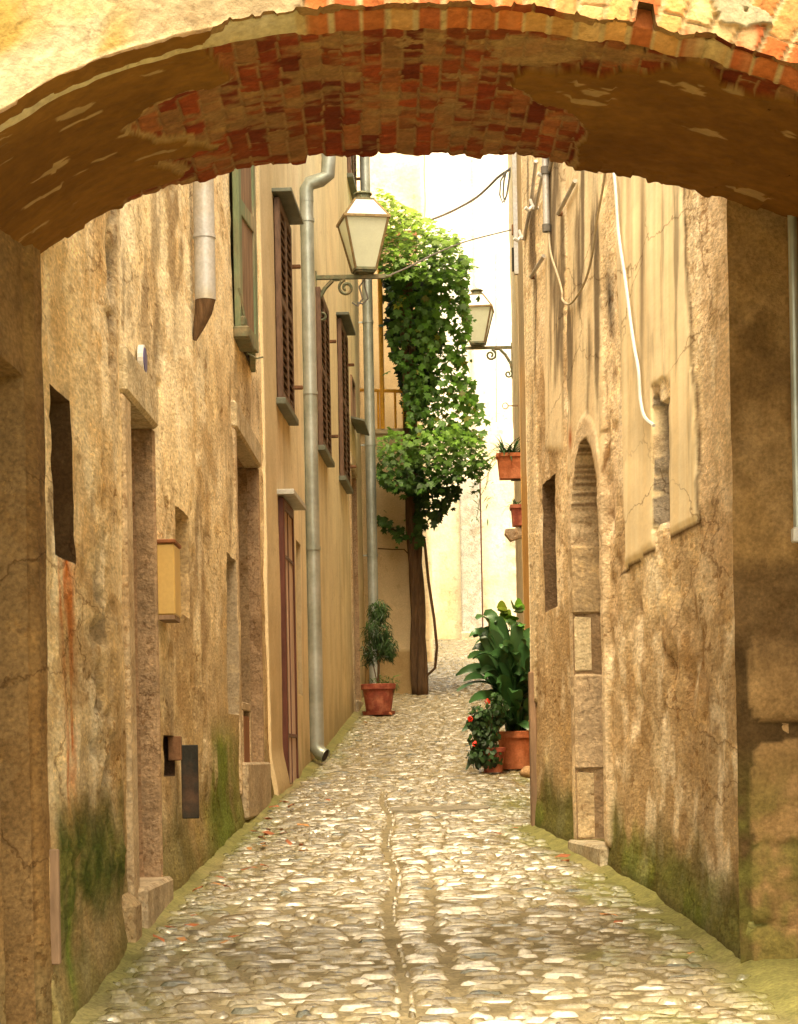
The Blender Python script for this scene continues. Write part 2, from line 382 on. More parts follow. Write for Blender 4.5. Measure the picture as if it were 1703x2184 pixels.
ops = [(6.49, 6.80, .67, 1.20, -.17, (.08, .045, .02)),  # first opening: near black inside colour stands in for its deep shade
       (*D1, -.22, (.30, .19, .11)), (9.55, 10.02, .71, 1.19, -.06, (.46, .34, .19)), (11.9, 12.42, .29, 1.21, -.09, (.36, .29, .2)),
       (*D2, -.22, (.28, .2, .12)), (12.55, 13.05, -.09, .31, -.05, (.2, .1, .04)), (9.0, 9.35, -.05, .12, -.12, (.05, .03, .02)),
       (12.65, 13.9, 2.65, 4.3, -.15, (.1, .08, .05))]
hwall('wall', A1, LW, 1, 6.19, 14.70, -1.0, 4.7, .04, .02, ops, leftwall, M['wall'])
frame_body(A1, LW, 1, 6.3, 14.70, -1.2, 4.7, M['far'], (.5, .36, .2))
def wbox(w, side, Y0, Y1, z0, z1, o0, o1, mb=None, col=(1, 1, 1), bev=.006):
    """box on a wall: o0..o1 offset into the street"""
    mb = mb or MB(); ym = (Y0+Y1)/2
    ang = math.atan(w[0])
    T = Matrix.Translation((wx_(w, ym), ym, 0)) @ Matrix.Rotation(-ang, 4, 'Z')
    x0, x1 = (o0, o1) if side > 0 else (-o1, -o0)
    return mb.box(x0, x1, -(Y1-Y0)/2, (Y1-Y0)/2, z0, z1, T, col, bev)
ST = (.54, .45, .30)
def doorset(parent, w, side, D, depth, leafmat, lw=.17, proud=.015, lint=.19):
    t = thing('doorway', None, None); del_ = t; t.parent = parent
    wbox(w, side, D[0]-lw, D[1]+.03, D[3], D[3]+lint, -.1, proud+.012, col=ST, bev=.015).build('lintel', M['stone'], t)
    wbox(w, side, D[0]-lw, D[0], D[2]-.2, D[3]-.001, -.1, proud, col=(.5, .38, .24), bev=.012).build('jamb', M['stone'], t)
    wbox(w, side, D[1], D[1]+.04, D[2]-.2, D[3]-.001, -depth+.005, proud-.005, col=(.33, .225, .135), bev=.01).build('jamb', M['stone'], t)  # far jamb coloured darker for the shade of the recess
    wbox(w, side, D[0]-.05, D[1]+.06, D[2]-.35, D[2], -.2, proud+.035, col=(.42, .33, .22), bev=.015).build('threshold', M['stone'], t)
    mb = wbox(w, side, D[0]+.01, D[1]-.01, D[2], D[3]-.01, -depth+.01, -depth+.05)
    for k in range(1, 5):
        y = D[0]+(D[1]-D[0])*k/5; wbox(w, side, y-.012, y+.012, D[2]+.02, D[3]-.03, -depth+.05, -depth+.06, mb)
    mb.build('door', leafmat, t)
    return t
doorset(A1, LW, 1, D1, .22, M['greywood'])
doorset(A1, LW, 1, D2, .22, M['greywood'], lw=.12, lint=.17)
wbox(LW, 1, 14.12, 14.3, -.45, -.12, -.05, .03, col=(.25, .23, .2), bev=.02).build('corner_stone', M['stone'], A1)
wbox(LW, 1, 7.7, 7.95, -.78, -.49, -.05, .05, col=(.40, .29, .16), bev=.05).build('corner_stone', M['stone'], A1)
# brown hatch
t = thing('hatch', None, None); t.parent = A1
wbox(LW, 1, 12.57, 13.03, -.08, .29, -.045, .014, col=(1, 1, 1)).build('panel', M['brownwood'], t)
mb = MB()
for (a, b, c, e) in ((12.52, 12.57, -.1, .32), (13.03, 13.08, -.1, .32), (12.52, 13.08, .32, .37), (12.52, 13.08, -.14, -.1)):
    wbox(LW, 1, a, b, c, e, -.04, .022, mb, (.42, .31, .19))
mb.build('frame', M['stone'], t)

# grey duct with rusty elbow
c = W(438, 640, 10.4)
t = thing('drainpipe', 'wide pale zinc drainpipe stub ending in a rusty cone high on the left stone wall', 'pipe', (c.x, c.y, c.z))
mb = MB(); mb.tube([(0, 0, 2.3), (0, 0, 1.1), (0, 0, .32), (0, 0, 0)], .053, 20); mb.build('pipe', M['duct'], t, 'auto')
for z in (.32, 1.2):
    mb = MB(); mb.tube([(0, 0, z-.008), (0, 0, z+.008)], .058, 20); mb.build('collar', M['duct'], t, 'auto')
mb = MB(); mb.tube([(0, 0, .01), (-.012, 0, -.06), (-.035, 0, -.13), (-.06, .0, -.2)], [.052, .045, .03, .012], 16); mb.build('elbow', M['bark'], t, 'auto')
# ochre box
Yb = wallY(LW, 335, 1240)
z1 = W(352, 1155, Yb).z; z0 = W(352, 1322, Yb).z
t = thing('mailbox', 'ochre enamel box fixed to the left wall beyond the nearest doorway', 'box', (wx_(LW, Yb), Yb, z0))
hh = z1-z0
MB().box(.0, .078, -.02, .22, .02, hh-.01, bev=.006).build('body', M['mailbox'], t)
MB().box(-.005, .084, -.028, .23, hh-.01, hh+.008, bev=.004).build('lid', M['brownwood'], t)
MB().box(.004, .074, -.018, .215, 0, .02).build('base', M['greywood'], t)
# dark open flap
Yb = 9.55; p0 = W(355, 1745, Yb); p1 = W(390, 1590, Yb)
t = thing('cellar_flap', 'small black metal flap standing open from the left wall near the ground', 'flap', (wx_(LW, 9.2), 9.2, p0.z))
mb = MB(); hgt = p1.z-p0.z
mb.box(.035, .112, .16, .178, 0, hgt, bev=.003); mb.build('panel', M['darkmetal'], t)
MB().box(-.02, .04, .12, .17, hgt-.07, hgt+.04, bev=.004).build('bracket', M['rust'], t)
# house number plate
Yp, zp = onwall(LW, 297, 768)
t = thing('number_plate', 'small oval blue and white enamel plate above the nearest left doorway', 'plate', (wx_(LW, Yp)+.020, Yp, zp))
def disc(rx, rz, x0, x1, n=24):
    mb = MB(); vs = [(x, rx*math.cos(2*math.pi*k/n), rz*math.sin(2*math.pi*k/n)) for x in (x0, x1) for k in range(n)]
    mb.add(vs, [tuple(range(n)), tuple(range(n, 2*n))]+[(k, (k+1) % n, n+(k+1) % n, n+k) for k in range(n)]); return mb
disc(.07, .062, -.02, .003).build('rim', M['white'], t); disc(.058, .05, .003, .006).build('face', M['enamel'], t)
# green shutters
t = thing('green_shutters', 'weathered green wooden window shutters ajar high on the left stone wall', 'shutters', (wx_(LW, 12.6), 12.6, 2.62))
def leaf(hinge, L, ang, nm, T=1.7):
    Mx = Matrix.Translation(hinge) @ Matrix.Rotation(ang, 4, 'Z')
    o = thing(nm, None, None); o.parent = t; o.matrix_local = Mx
    mb = MB()
    for (a, b, c, d_) in ((0, .09, 0, T), (L-.09, L, 0, T), (.09, L-.09, 0, .1), (.09, L-.09, .75, .85), (.09, L-.09, T-.1, T)): mb.box(-.02, .02, a, b, c, d_, bev=.004)
    mb.build('frame', M['green'], o)
    mb = MB()
    k = .09
    while k < L-.1: mb.box(-.01, .008, k+.002, min(k+.085, L-.09), .1, T-.1); k += .088
    mb.build('panel', M['greywood'], o)
    return o
leaf((.03, 0, 0), .62, math.radians(-6), 'shutter_leaf')
leaf((.03, 1.26, 0), .62, math.radians(180+4), 'shutter_leaf')
mb = MB(); mb.box(.0, .10, -.03, .42, -.03, .045, bev=.01); mb.box(.02, .08, .0, .12, .045, .11, bev=.01)
mb.tube([(.04, .0, .28), (.07, .02, .1), (.03, .1, 0)], .008, 6); mb.tube([(.06, .3, -.06), (.12, .32, -.09), (.16, .33, -.08)], .006, 6)
mb.build('stay', M['greenmetal'], t)

# ---------------------------------------------- beige house
A2 = thing('beige_house', 'smooth beige rendered house with dark louvred shutters and red door, left middle of the alley', 'house')
def beige(Y, Z, px, py):
    n = fbm(Y*.8, Z*.5, 4, 41); s = fbm(Y*6, Z*.35, 4, 42)
    C = np.ones(Y.shape+(3,))*np.array((.76, .67, .45))
    C = mixc(C, (.66, .56, .35), sstep(-.1, .6, n+.5*s)); C = mixc(C, (.82, .68, .46), sstep(0, .6, -n+.3*s)*.6)
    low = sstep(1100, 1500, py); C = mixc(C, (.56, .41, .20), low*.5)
    for (y0, y1, zb) in ((15.5, 16.6, 2.75), (19.3, 20.4, 2.95), (22.0, 23.2, 3.1)):
        C = mixc(C, (.40, .31, .19), sstep(y0, y0+.1, Y)*sstep(y1, y1-.1, Y)*sstep(zb-1.6, zb, Z)*(Z < zb+.1)*sstep(-.3, .5, fbm(Y*14, Z*.5, 3, 47))*.6)
    C = mixc(C, (.45, .36, .22), sstep(.25, .55, fbm(Y*5, Z*.25, 4, 48))*.5)
    h = Z-gz(Y)
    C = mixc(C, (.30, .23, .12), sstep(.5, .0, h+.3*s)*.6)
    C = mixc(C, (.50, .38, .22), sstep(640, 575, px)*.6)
    rgh = sstep(632, 570, px)*sstep(900, 1200, py)
    d = .006*fbm(Y*1.5, Z*1.2, 3, 44) + rgh*rough(Y, Z, 45, .6) + .05*sstep(.35, 0, h)*sstep(17.5, 16, Y)
    return d, C
BWIN = [(15.68, 16.6, None)]
def bz(px, py, Y): return W(px, py, Y).z
w1 = (15.62, 16.5, bz(595, 850, 15.6), bz(595, 420, 15.6))
w2 = (19.35, 20.35, bz(688, 970, 19.9), bz(688, 640, 19.9))
w3 = (22.1, 23.1, bz(730, 1030, 22.6), bz(730, 700, 22.6))
w4 = (24.3, 25.3, 6.9, 8.3)
d1 = (15.55, 16.35, float(gz(15.9))+.02, bz(592, 1062, 15.6))
sw = (24.2, 24.75, bz(753, 895, 24.3), bz(753, 810, 24.3))
dd = (23.8, 24.8, float(gz(24.2))+.1, bz(755, 1000, 24))
nic = (16.9, 17.3, bz(638, 1480, 17), bz(638, 1155, 17))
ops = [(*w1, -.1, (.05, .04, .03)), (*w2, -.1, (.05, .04, .03)), (*w3, -.1, (.05, .04, .03)), (*w4, -.1, (.05, .04, .03)), (*d1, -.12, (.1, .05, .03)),
       (*sw, -.08, (.1, .1, .08)), (*dd, -.18, (.3, .22, .14)), (*nic, -.07, (.45, .36, .22))]
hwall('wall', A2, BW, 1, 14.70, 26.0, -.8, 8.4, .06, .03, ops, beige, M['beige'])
frame_body(A2, BW, 1, 14.70, 26.0, -.8, 8.4, M['far'], (.55, .4, .22))
def louvre_window(W_, hood=True, hd=.13, ho=.12):
    o = thing('window', None, None); o.parent = A2
    Y0, Y1, a, b = W_; ym = (Y0+Y1)/2
    for (p, q) in ((Y0-.03, ym-.005), (ym+.005, Y1+.03)):
        s = thing('shutter', None, None); s.parent = o
        mb = MB()
        for (u, v, c, e) in ((p, p+.06, a, b), (q-.06, q, a, b), (p+.06, q-.06, a, a+.07), (p+.06, q-.06, b-.07, b), (p+.06, q-.06, (a+b)/2-.03, (a+b)/2+.03)):
            wbox(BW, 1, u, v, c, e, .005, .05, mb)
        mb.build('frame', M['shutter'], s)
        mb = MB(); n = int((b-a-.14)/.065); ang = math.atan(BW[0]); yc = (p+q)/2
        T = Matrix.Translation((wx_(BW, yc), yc, 0)) @ Matrix.Rotation(-ang, 4, 'Z')
        for k in range(n):
            z = a+.1+k*.065
            if abs(z-(a+b)/2) < .05: continue
            mb.box(-.028, .028, -(q-p)/2+.06, (q-p)/2-.06, -.005, .005, T @ Matrix.Translation((.028, 0, z)) @ Matrix.Rotation(math.radians(38), 4, 'Y'))
        mb.build('slats', M['shutter'], s)
    wbox(BW, 1, Y0-.08, Y1+.08, a-.05, a, -.02, .075, bev=.005).build('sill', M['hood'], o)
    if hood:
        wbox(BW, 1, Y0-.1, Y1+.0, b+.02, b+.05, -.02, ho+.02, bev=.004).build('hood', M['hood'], o)
    for z in (a+.25, b-.3): wbox(BW, 1, Y1+.1, Y1+.14, z, z+.03, .0, .11).build('shutter_hook', M['rust'], o)
    return o
louvre_window(w1, ho=.13); louvre_window(w2, hood=False); louvre_window(w3); louvre_window(w4, hood=False)
# red door
o = thing('door', None, None); o.parent = A2; o['label'] = 'tall narrow oxblood red door with pale panel under a small grey hood'
Y0, Y1, a, b = d1
mb = MB()
for (u, v, c, e) in ((Y0, Y0+.07, a, b), (Y1-.07, Y1, a, b), (Y0+.07, Y1-.07, b-.08, b)): wbox(BW, 1, u, v, c, e, -.06, .042, mb)
mb.build('frame', M['reddoor'], o)
mb = MB(); wbox(BW, 1, Y0+.07, Y1-.07, a, b-.08, -.05, .030, mb)
wbox(BW, 1, Y0+.24, Y0+.26, a, b-.08, .030, .034, mb); wbox(BW, 1, Y0+.44, Y0+.46, a, b-.08, .030, .034, mb)
mb.build('panel', M['pinkwood'], o)
mb = MB()
for z in (a+.35, b-.45): wbox(BW, 1, Y0+.07, Y1-.07, z, z+.03, .03, .038, mb)
wbox(BW, 1, Y0+.34, Y0+.37, a, b-.08, .030, .036, mb)
mb.build('hinge_strap', M['reddoor'], o)
wbox(BW, 1, Y0-.08, Y1+.14, b+.01, b+.05, -.02, .13, bev=.004).build('hood', M['hoodlight'], o)
# small window with tin canopy
o = thing('window', None, None); o.parent = A2
Y0, Y1, a, b = sw
wbox(BW, 1, Y0, Y1, a, b, -.06, -.04).build('pane', M['glass'], o)
mb = MB()
for (u, v, c, e) in ((Y0-.04, Y0, a-.04, b+.04), (Y1, Y1+.04, a-.04, b+.04), (Y0, Y1, b, b+.04), (Y0, Y1, a-.04, a)): wbox(BW, 1, u, v, c, e, -.05, .02, mb)
mb.build('frame', M['greywood'], o)
p = (wx_(BW, 24.2), 24.2)
mb = MB(); mb.add([(p[0], 23.8, a-.06), (p[0]+.16, 23.8, a-.1), (p[0]+.2, 24.9, a-.1), (p[0]+.05, 24.9, a-.06), (p[0], 23.8, a-.04), (p[0]+.16, 23.8, a-.08), (p[0]+.2, 24.9, a-.08), (p[0]+.05, 24.9, a-.04)],
      [(0, 1, 2, 3), (4, 5, 6, 7), (0, 1, 5, 4), (1, 2, 6, 5), (2, 3, 7, 6), (3, 0, 4, 7)])
mb.build('canopy', M['hood'], o)
doorset(A2, BW, 1, dd, .18, M['greywood'], lw=.14, lint=.16)

# cross wall with terrace
zt = W(840, 925, 26).z
A3 = thing('terrace_house', 'low beige house end with plinth under the yellow railed terrace', 'house')
def cross(nm, X0, X1, Y, z0, z1, base, dark, matl, parent, st=.05, seed=60, plinth=None, amp=1):
    xa = np.arange(X0, X1+st, st); xa[-1] = X1; za = np.arange(z0, z1+st, st); za[-1] = z1
    X, Z = np.meshgrid(xa, za, indexing='ij')
    n = fbm(X*1.2+9, Z*.8, 5, seed); s = fbm(X*5, Z*1.5, 4, seed+4)
    C = np.ones(X.shape+(3,))*np.array(base); C = mixc(C, dark, sstep(-.05, .55, n+.4*s))
    d = amp*(.012*fbm(X*3, Z*3, 4, seed+8))
    if plinth: C = np.where((Z < plinth)[..., None], C*np.array((.66, .58, .45)), C); d = d+(Z < plinth)*.02
    P = np.stack([X, Y-d, Z], -1)
    return X, Z, C, P
X, Z, C, P = cross('w', -.42, .215, 26.0, .3, zt, (.62, .49, .30), (.50, .38, .21), None, None, plinth=float(gz(26))+.55)
gridmesh('wall', P, C, M['beige'], A3)
mb = MB(); mb.box(.10, .215, 26.02, 27.6, .3, zt, col=(.55, .42, .25)); mb.box(-3, .10, 26.03, 31, .3, zt-.002, col=(.55, .42, .25)); mb.box(-3, .22, 25.96, 31, zt, zt+.06, col=(.5, .4, .25)); mb.build('side_wall', M['far'], A3)
X, Z, C, P = cross('w', -.42, .35, 27.7, zt, 7.0, (.50, .38, .22), (.40, .30, .17), None, None, seed=66)
gridmesh('upper_wall', P, C, M['beige'], A3)
MB().box(-3, .35, 27.75, 31, zt+.07, 7.0, col=(.55, .42, .25)).build('upper_side_wall', M['far'], A3)
MB().box(-3, .38, 27.6, 31, 7.0, 7.08).build('roof', M['roof'], A3)
# railing
r0 = W(806, 822, 25.7); r1 = W(862, 826, 25.7); zb = zt+.06
t = thing('terrace_railing', 'yellow painted iron railing and tall yellow pole on the terrace', 'railing', (r0.x, 25.98, zb))
def loc(p): return (p.x-r0.x, p.y-25.98, p.z-zb)
mb = MB(); a = Vector(loc(r0)); b = Vector(loc(r1)); a.y = 0; b.y = 0; a.x -= .25
mb.tube([a, b], .022, 8); mb.build('handrail', M['yellow'], t, 'auto')
for x in (b.x-.01, b.x-.115, b.x-.33, b.x-.44):
    mb = MB(); mb.tube([(x, 0, 0), (x, 0, a.z)], .016, 8); mb.build('baluster', M['yellow'], t, 'auto')
pp = W(816, 900, 25.9); pq = W(816, 560, 25.9)
mb = MB(); mb.tube([(pp.x-r0.x, 0, 0), (pp.x-r0.x, 0, pq.z-zb+.5)], .03, 10); mb.build('pole', M['yellow'], t, 'auto')

# tall house behind
A4 = thing('tall_house', 'tall pale house rising behind the vine at the end of the alley', 'house')
X, Z, C, P = cross('w', -1.6, .56, 31.5, 1.0, 12.6, (.80, .69, .50), (.72, .56, .34), None, None, st=.08, seed=71)
gridmesh('wall', P, C, M['far'], A4)
MB().box(-1.6, .56, 31.6, 36, 1, 12.6, col=(.8, .7, .5)).build('side_wall', M['far'], A4)
MB().box(-1.8, .7, 31.3, 36, 12.6, 12.75).build('roof', M['roof'], A4)
# far sunlit house
A5 = thing('sunlit_house', 'bright sunlit cream house closing the end of the alley', 'house')
def farY(X): return 38 - .25*(X-1)
X, Z, C, P = cross('w', .35, 5.0, 38.0, 1.4, 14.5, (.88, .81, .66), (.80, .68, .48), None, None, st=.08, seed=81)
px, py = proj(X, 38.0, Z)
C = mixc(C, (.95, .94, .90), sstep(1000, 700, py))  # upper wall painted near white for overexposed glare
C = mixc(C, (.62, .44, .18), sstep(1020, 1250, py)*sstep(1026, 1034, px)*.7*sstep(-.5, .3, fbm(X*2, Z, 4, 7)))
C = mixc(C, (.72, .55, .26), sstep(1100, 1300, py)*blob(px, py*0, 950, 0, 28, 1)*.6)
C = mixc(C, (.40, .32, .18), sstep(1280, 1360, py)*blob(px, py*0, 948, 0, 22, 1)*.6*sstep(-.3, .2, fbm(X*4, Z*3, 4, 7)))
C = mixc(C, (.62, .58, .48), sstep(1120, 1150, py)*sstep(1074, 1082, px)*.9)
rub = sstep(1120, 1150, py)*sstep(1074, 1082, px)
P[..., 1] -= rub*.05*vnoise(X*5, Z*7, seed=3)
C = mixc(C, (.62, .48, .30), sstep(.15, .5, fbm(X*1.3, Z*.9, 5, 351))*.5*sstep(450, 900, py)); C = mixc(C, (.55, .42, .25), (np.abs(px-1008-6*fbm(py*.01, py*0, 2, 3)) < 3)*(py < 1000)*.6)
gridmesh('wall', P, C, M['far'], A5)
MB().box(.35, 5, 38.2, 42, 1, 14.5, col=(.8, .7, .5)).build('side_wall', M['far'], A5)
MB().box(.2, 5.2, 37.8, 42, 14.5, 14.65).build('roof', M['roof'], A5)
o = thing('doorway', None, None); o.parent = A5
q0 = W(986, 1365, 37.9); q1 = W(1022, 1040, 37.9); q2 = W(1031, 1340, 37.9)
MB().box(q0.x, q1.x, 37.72, 38.1, q0.z-.1, q1.z+.1, bev=.02, col=(.52, .50, .46)).build('jamb', M['stone'], o)
MB().box(q1.x+.002, q2.x, 37.8, 38.05, q0.z, q1.z+.35, bev=.01, col=(1, 1, 1)).build('door', M['reddoor'], o)
MB().box(q0.x-.05, q2.x+.1, 37.3, 37.71, q0.z-.3, q0.z+.12, bev=.03, col=(.6, .52, .38)).build('step', M['stone'], o)

# ---------------------------------------------- right house
A6 = thing('right_house', 'right hand house of peeling plaster with an arched doorway and smooth render panels', 'house')
NI = (9.83, 10.62, float(gz(10.2))+.09, None)
def arch_top(Y, yc, hw, zs, rise):
    t = np.clip(np.abs(Y-yc)/hw, 0, 1); return zs + rise*np.sqrt(np.clip(1-t**2.2, 0, 1))
def rightwall(Y, Z, px, py):
    C, pits = mottle(Y, Z, 31, (.83, .67, .44), (.58, .44, .27), (.94, .83, .62))
    nz = fbm(Y*3, Z*3, 4, 37)
    d = rough(Y, Z, 33) - pits*.010
    fine = fbm(Y*26, Z*22, 3, 35)
    sandy = sstep(1488, 1500, px)
    C = mixc(C, (.66, .49, .31), sandy*sstep(1500, 1150, py)*.75); d = d + sandy*.005*fine
    C = C*(1-.22*sstep(1000, 1900, py+60*nz))[..., None]  # shade of the lower alley multiplied into the plaster colour
    # rubble showing through, lower middle
    rb = (blob(px, py, 1400, 1430, 85, 170) + blob(px, py, 1510, 1380, 35, 240) + blob(px, py, 1300, 1000, 18, 330)*.8 + blob(px, py, 1505, 520, 14, 170)*.7)
    rb = rb*sstep(-.15, .15, fbm(Y*5, Z*4.5, 4, 38)); rb = np.clip(rb*1.4, 0, 1)
    C = mixc(C, (.72, .56, .38), rb*.9); d = d + rb*.02*(vnoise(Y*9, Z*8, seed=12)) - rb*.008
    C = mixc(C, (.22, .125, .05), rb*sstep(.0, .35, fbm(Y*6, Z*7, 4, 39)))
    C = mixc(C, (.42, .275, .13), sstep(1000, 1550, py)*.75*sstep(-.7, .1, nz))  # lower half tinted darker, painted shade
    C = mixc(C, (.44, .31, .17), sstep(.10, .42, fbm(px*.04, py*.005, 4, 341))*.72)
    C = mixc(C, (.92, .80, .60), sstep(.1, .45, fbm(px*.05+9, py*.008, 4, 343))*.6)
    # smooth render panels
    wob = 4*fbm(Y*0+px*.0, Z*3, 3, 5)
    pA = (px > 1318+ (py-400)*.022 + wob) & (px < 1397) & (py < 1208-(px-1343)*.73)
    pB = (px >= 1397) & (px < 1462+(py-400)*.046+wob) & (py < np.where(px < 1432, 815+10*fbm(px*.2, py*0, 2, 3), 1140-(px-1440)*.47))
    pC = (px > 1214+wob) & (px < 1287+wob*1.5) & (py < 900+60*np.clip((px-1250)/30, -1, 1)**2*2)
    pD = (px > 1112) & (px < 1148+wob) & (py < 1500) 
    pE = (px > 1166+wob) & (px < 1206+wob) & (py < 960)
    pan = pA | pB
    sm = pan | pC | pE
    gA = (px > 1318) & (px < 1397) & (py >= 1208-(px-1343)*.73) & (py < 1214-(px-1343)*.73)
    gB = (px >= 1432) & (px < 1497) & (py >= 1140-(px-1440)*.47) & (py < 1146-(px-1440)*.47)
    gC = np.abs(px-(1463+(py-400)*.046+wob)) < 1.6+1.5*nz
    gC &= (py < 1125) & (py > 330)
    gr = gA | gB | gC
    stk = fbm(px*.10, py*.004, 4, 9); stk2 = fbm(px*.25+7, py*.002, 3, 19)
    C = np.where(pan[..., None], mixc(np.ones(Y.shape+(3,))*np.array((.86, .71, .45)), (.93, .81, .57), sstep(-.4, .5, stk2)), C)
    C = np.where((pC | pE | pD)[..., None], mixc(np.ones(Y.shape+(3,))*np.array((.74, .60, .39)), (.84, .72, .50), sstep(-.4, .5, stk2)), C)
    gs = sstep(-.05, .35, stk)*sstep(1150, 700, py)
    C = mixc(C, (.17, .13, .085), np.where(pC | pE | pD, gs*.95, np.where(pB, gs*.7, np.where(pan, gs*.3, 0))))
    C = mixc(C, (.10, .08, .06), blob(px, py, 1298, 640, 9, 75)*1.0)
    C = mixc(C, (.17, .12, .08), blob(px, py, 1377, 560, 5, 260)*.8)
    d = np.where(sm, .014 + .002*fbm(Y*2, Z*2, 2, 6), d)
    cr = np.exp(-((px-(1463+(py-400)*.046+3*fbm(py*.02, py*0, 4, 5)))/2.2)**2)*(py < 1125)*(py > 330)
    C = mixc(C, (.13, .085, .045), cr*.9); C = np.where((gA | gB)[..., None], np.array((.15, .095, .05)), C)  # crack, then painted shadow lines under the panels' lower edges
    for ax in (0, 1):
        for rep in (0, 1):
            dn = d.copy(); sl = [slice(None)]*2; s1 = sl.copy(); s2 = sl.copy(); sl[ax] = slice(1, -1); s1[ax] = slice(0, -2); s2[ax] = slice(2, None)
            dn[tuple(sl)] = (d[tuple(s1)]+2*d[tuple(sl)]+d[tuple(s2)])/4; d = dn
    d = d+.003*fbm(Y*20, Z*16, 3, 36)*(~sm)
    d = np.where(pD, .012 + .004*fbm(Y*2, Z*2, 2, 6), d)
    C = np.concatenate([C, np.where(pan, .12, np.where(sm, .3, 1.0))[..., None]], -1)
    al = C[..., 3:]; C = C[..., :3]
    # rust-coloured smear
    C = mixc(C, (.40, .13, .04), blob(px, py, 1222, 935, 4, 25))
    # moss at foot
    h = Z-gz(Y)
    m3 = sstep(.42, .08, h + .22*nz)
    C = mixc(C, (.10, .105, .02), m3*.9); C = mixc(C, (.11, .16, .015), sstep(.36, .22, h+.2*nz)*sstep(0, .5, nz+.2)*.6)
    C = mixc(C, (.08, .065, .03), sstep(.08, .0, h)*.7)  # contact shade painted along the crevice where wall meets ground
    d = d + .02*sstep(.2, 0, h)
    return d, np.concatenate([C, al], -1)
r1_ = (11.2, 11.66, .82, 1.53); r2_ = (8.33, 8.60, .92, 1.45)
yc = (NI[0]+NI[1])/2; hw = (NI[1]-NI[0])/2
ya_edges = [NI[0], NI[1]]
def rightwall2(Y, Z, px, py):
    d, C = rightwall(Y, Z, px, py)
    top = arch_top(Y, yc, hw, 1.02, .54)
    m = (Y > NI[0]) & (Y < NI[1]) & (Z > NI[2]) & (Z < top)
    d = np.where(m, -.24 + d*.2, d)
    mc = (Y > NI[0]-.006) & (Y < NI[1]+.006) & (Z > NI[2]) & (Z < top+.01)
    C[..., :3] = np.where(mc[..., None], np.array((.27, .19, .115))*(1+.3*fbm(Y*9, Z*9, seed=3))[..., None], C[..., :3])
    # stone surround of the arch
    t2 = arch_top(Y, yc, hw+.12, 1.02, .66)
    f = (Y > NI[0]-.10) & (Y < NI[1]+.12) & (Z < t2) & ~m & (Z > NI[2])
    C[..., :3] = np.where((f & ~mc)[..., None], np.array((.66, .53, .36))*(1+.15*fbm(Y*7, Z*5, seed=8))[..., None], C[..., :3]); d = np.where(f, .02+.004*fbm(Y*9, Z*9, 2, 2), d)
    return d, C
ops = [(*r1_, -.2, (.13, .085, .05)), (*r2_, -.055, (.33, .28, .22), .03)]
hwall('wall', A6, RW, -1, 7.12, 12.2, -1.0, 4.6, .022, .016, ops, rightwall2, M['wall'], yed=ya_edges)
frame_body(A6, RW, -1, 7.12, 12.2, -1.2, 4.6, M['far'], (.5, .36, .2))
# blocks of the arch's far jamb
o = thing('doorway', None, None); o.parent = A6
zz = NI[2]; k = 0
for hgt in (.36, .50, .30, .36):
    wbox(RW, -1, NI[1]-.005-.012*(k % 2), NI[1]+.12, zz+.004, zz+hgt-.004, -.15, .014+.006*(k % 2), col=[(.52, .40, .24), (.44, .33, .21), (.55, .45, .29), (.42, .31, .18)][k], bev=.012).build('jamb_block', M['stone'], o)
    zz += hgt; k += 1
wbox(RW, -1, NI[0]-.05, NI[1]+.12, NI[2]-.3, NI[2], -.22, .05, col=(.44, .38, .27), bev=.012).build('step', M['stone'], o)
mb = wbox(RW, -1, NI[0]+.01, NI[1]-.03, NI[2], 1.05, -.235, -.2)
mb.build('door', M['greywood'], o)
# wooden post on the corner
MB().box(wx_(RW, 12.15)-.035, wx_(RW, 12.15)+.005, 12.06, 12.16, float(gz(12.2))-.02, .5, bev=.006).build('corner_post', M['greywood'], A6)

# next right houses, mostly hidden
A7 = thing('orange_house', 'narrow slice of an orange painted house just beyond the right corner', 'house')
w7 = (.004, 1.098)
def orangef(Y, Z, px, py):
    C = np.ones(Y.shape+(3,))*np.array((.62, .36, .12)); C = mixc(C, (.40, .33, .22), sstep(820, 740, py)); C = mixc(C, (.56, .42, .25), sstep(-.1, .5, fbm(Y, Z, 4, 91))); return .006*fbm(Y*4, Z*4, 3, 92), C
hwall('wall', A7, w7, -1, 12.3, 19.0, -.8, 5.9, .15, .1, [], orangef, M['beige'])
frame_body(A7, w7, -1, 12.3, 19.0, -.8, 5.9, M['far'], (.55, .38, .18), depth=3.5)
A8 = thing('lamp_house', 'cream house with rubble footing carrying the planters and far lantern on the right', 'house')
w8 = (.0467, .333)
def rub8(Y, Z, px, py):
    C = np.ones(Y.shape+(3,))*np.array((.74, .62, .42)); C = mixc(C, (.6, .5, .36), sstep(-.1, .5, fbm(Y, Z, 4, 94)))
    return .012*fbm(Y*3, Z*3, 3, 95), C
hwall('wall', A8, w8, -1, 19.0, 28.4, -.3, 8.3, .12, .08, [], rub8, M['far'])
frame_body(A8, w8, -1, 19.0, 28.4, -.3, 8.3, M['far'], (.7, .58, .4), depth=3.5)

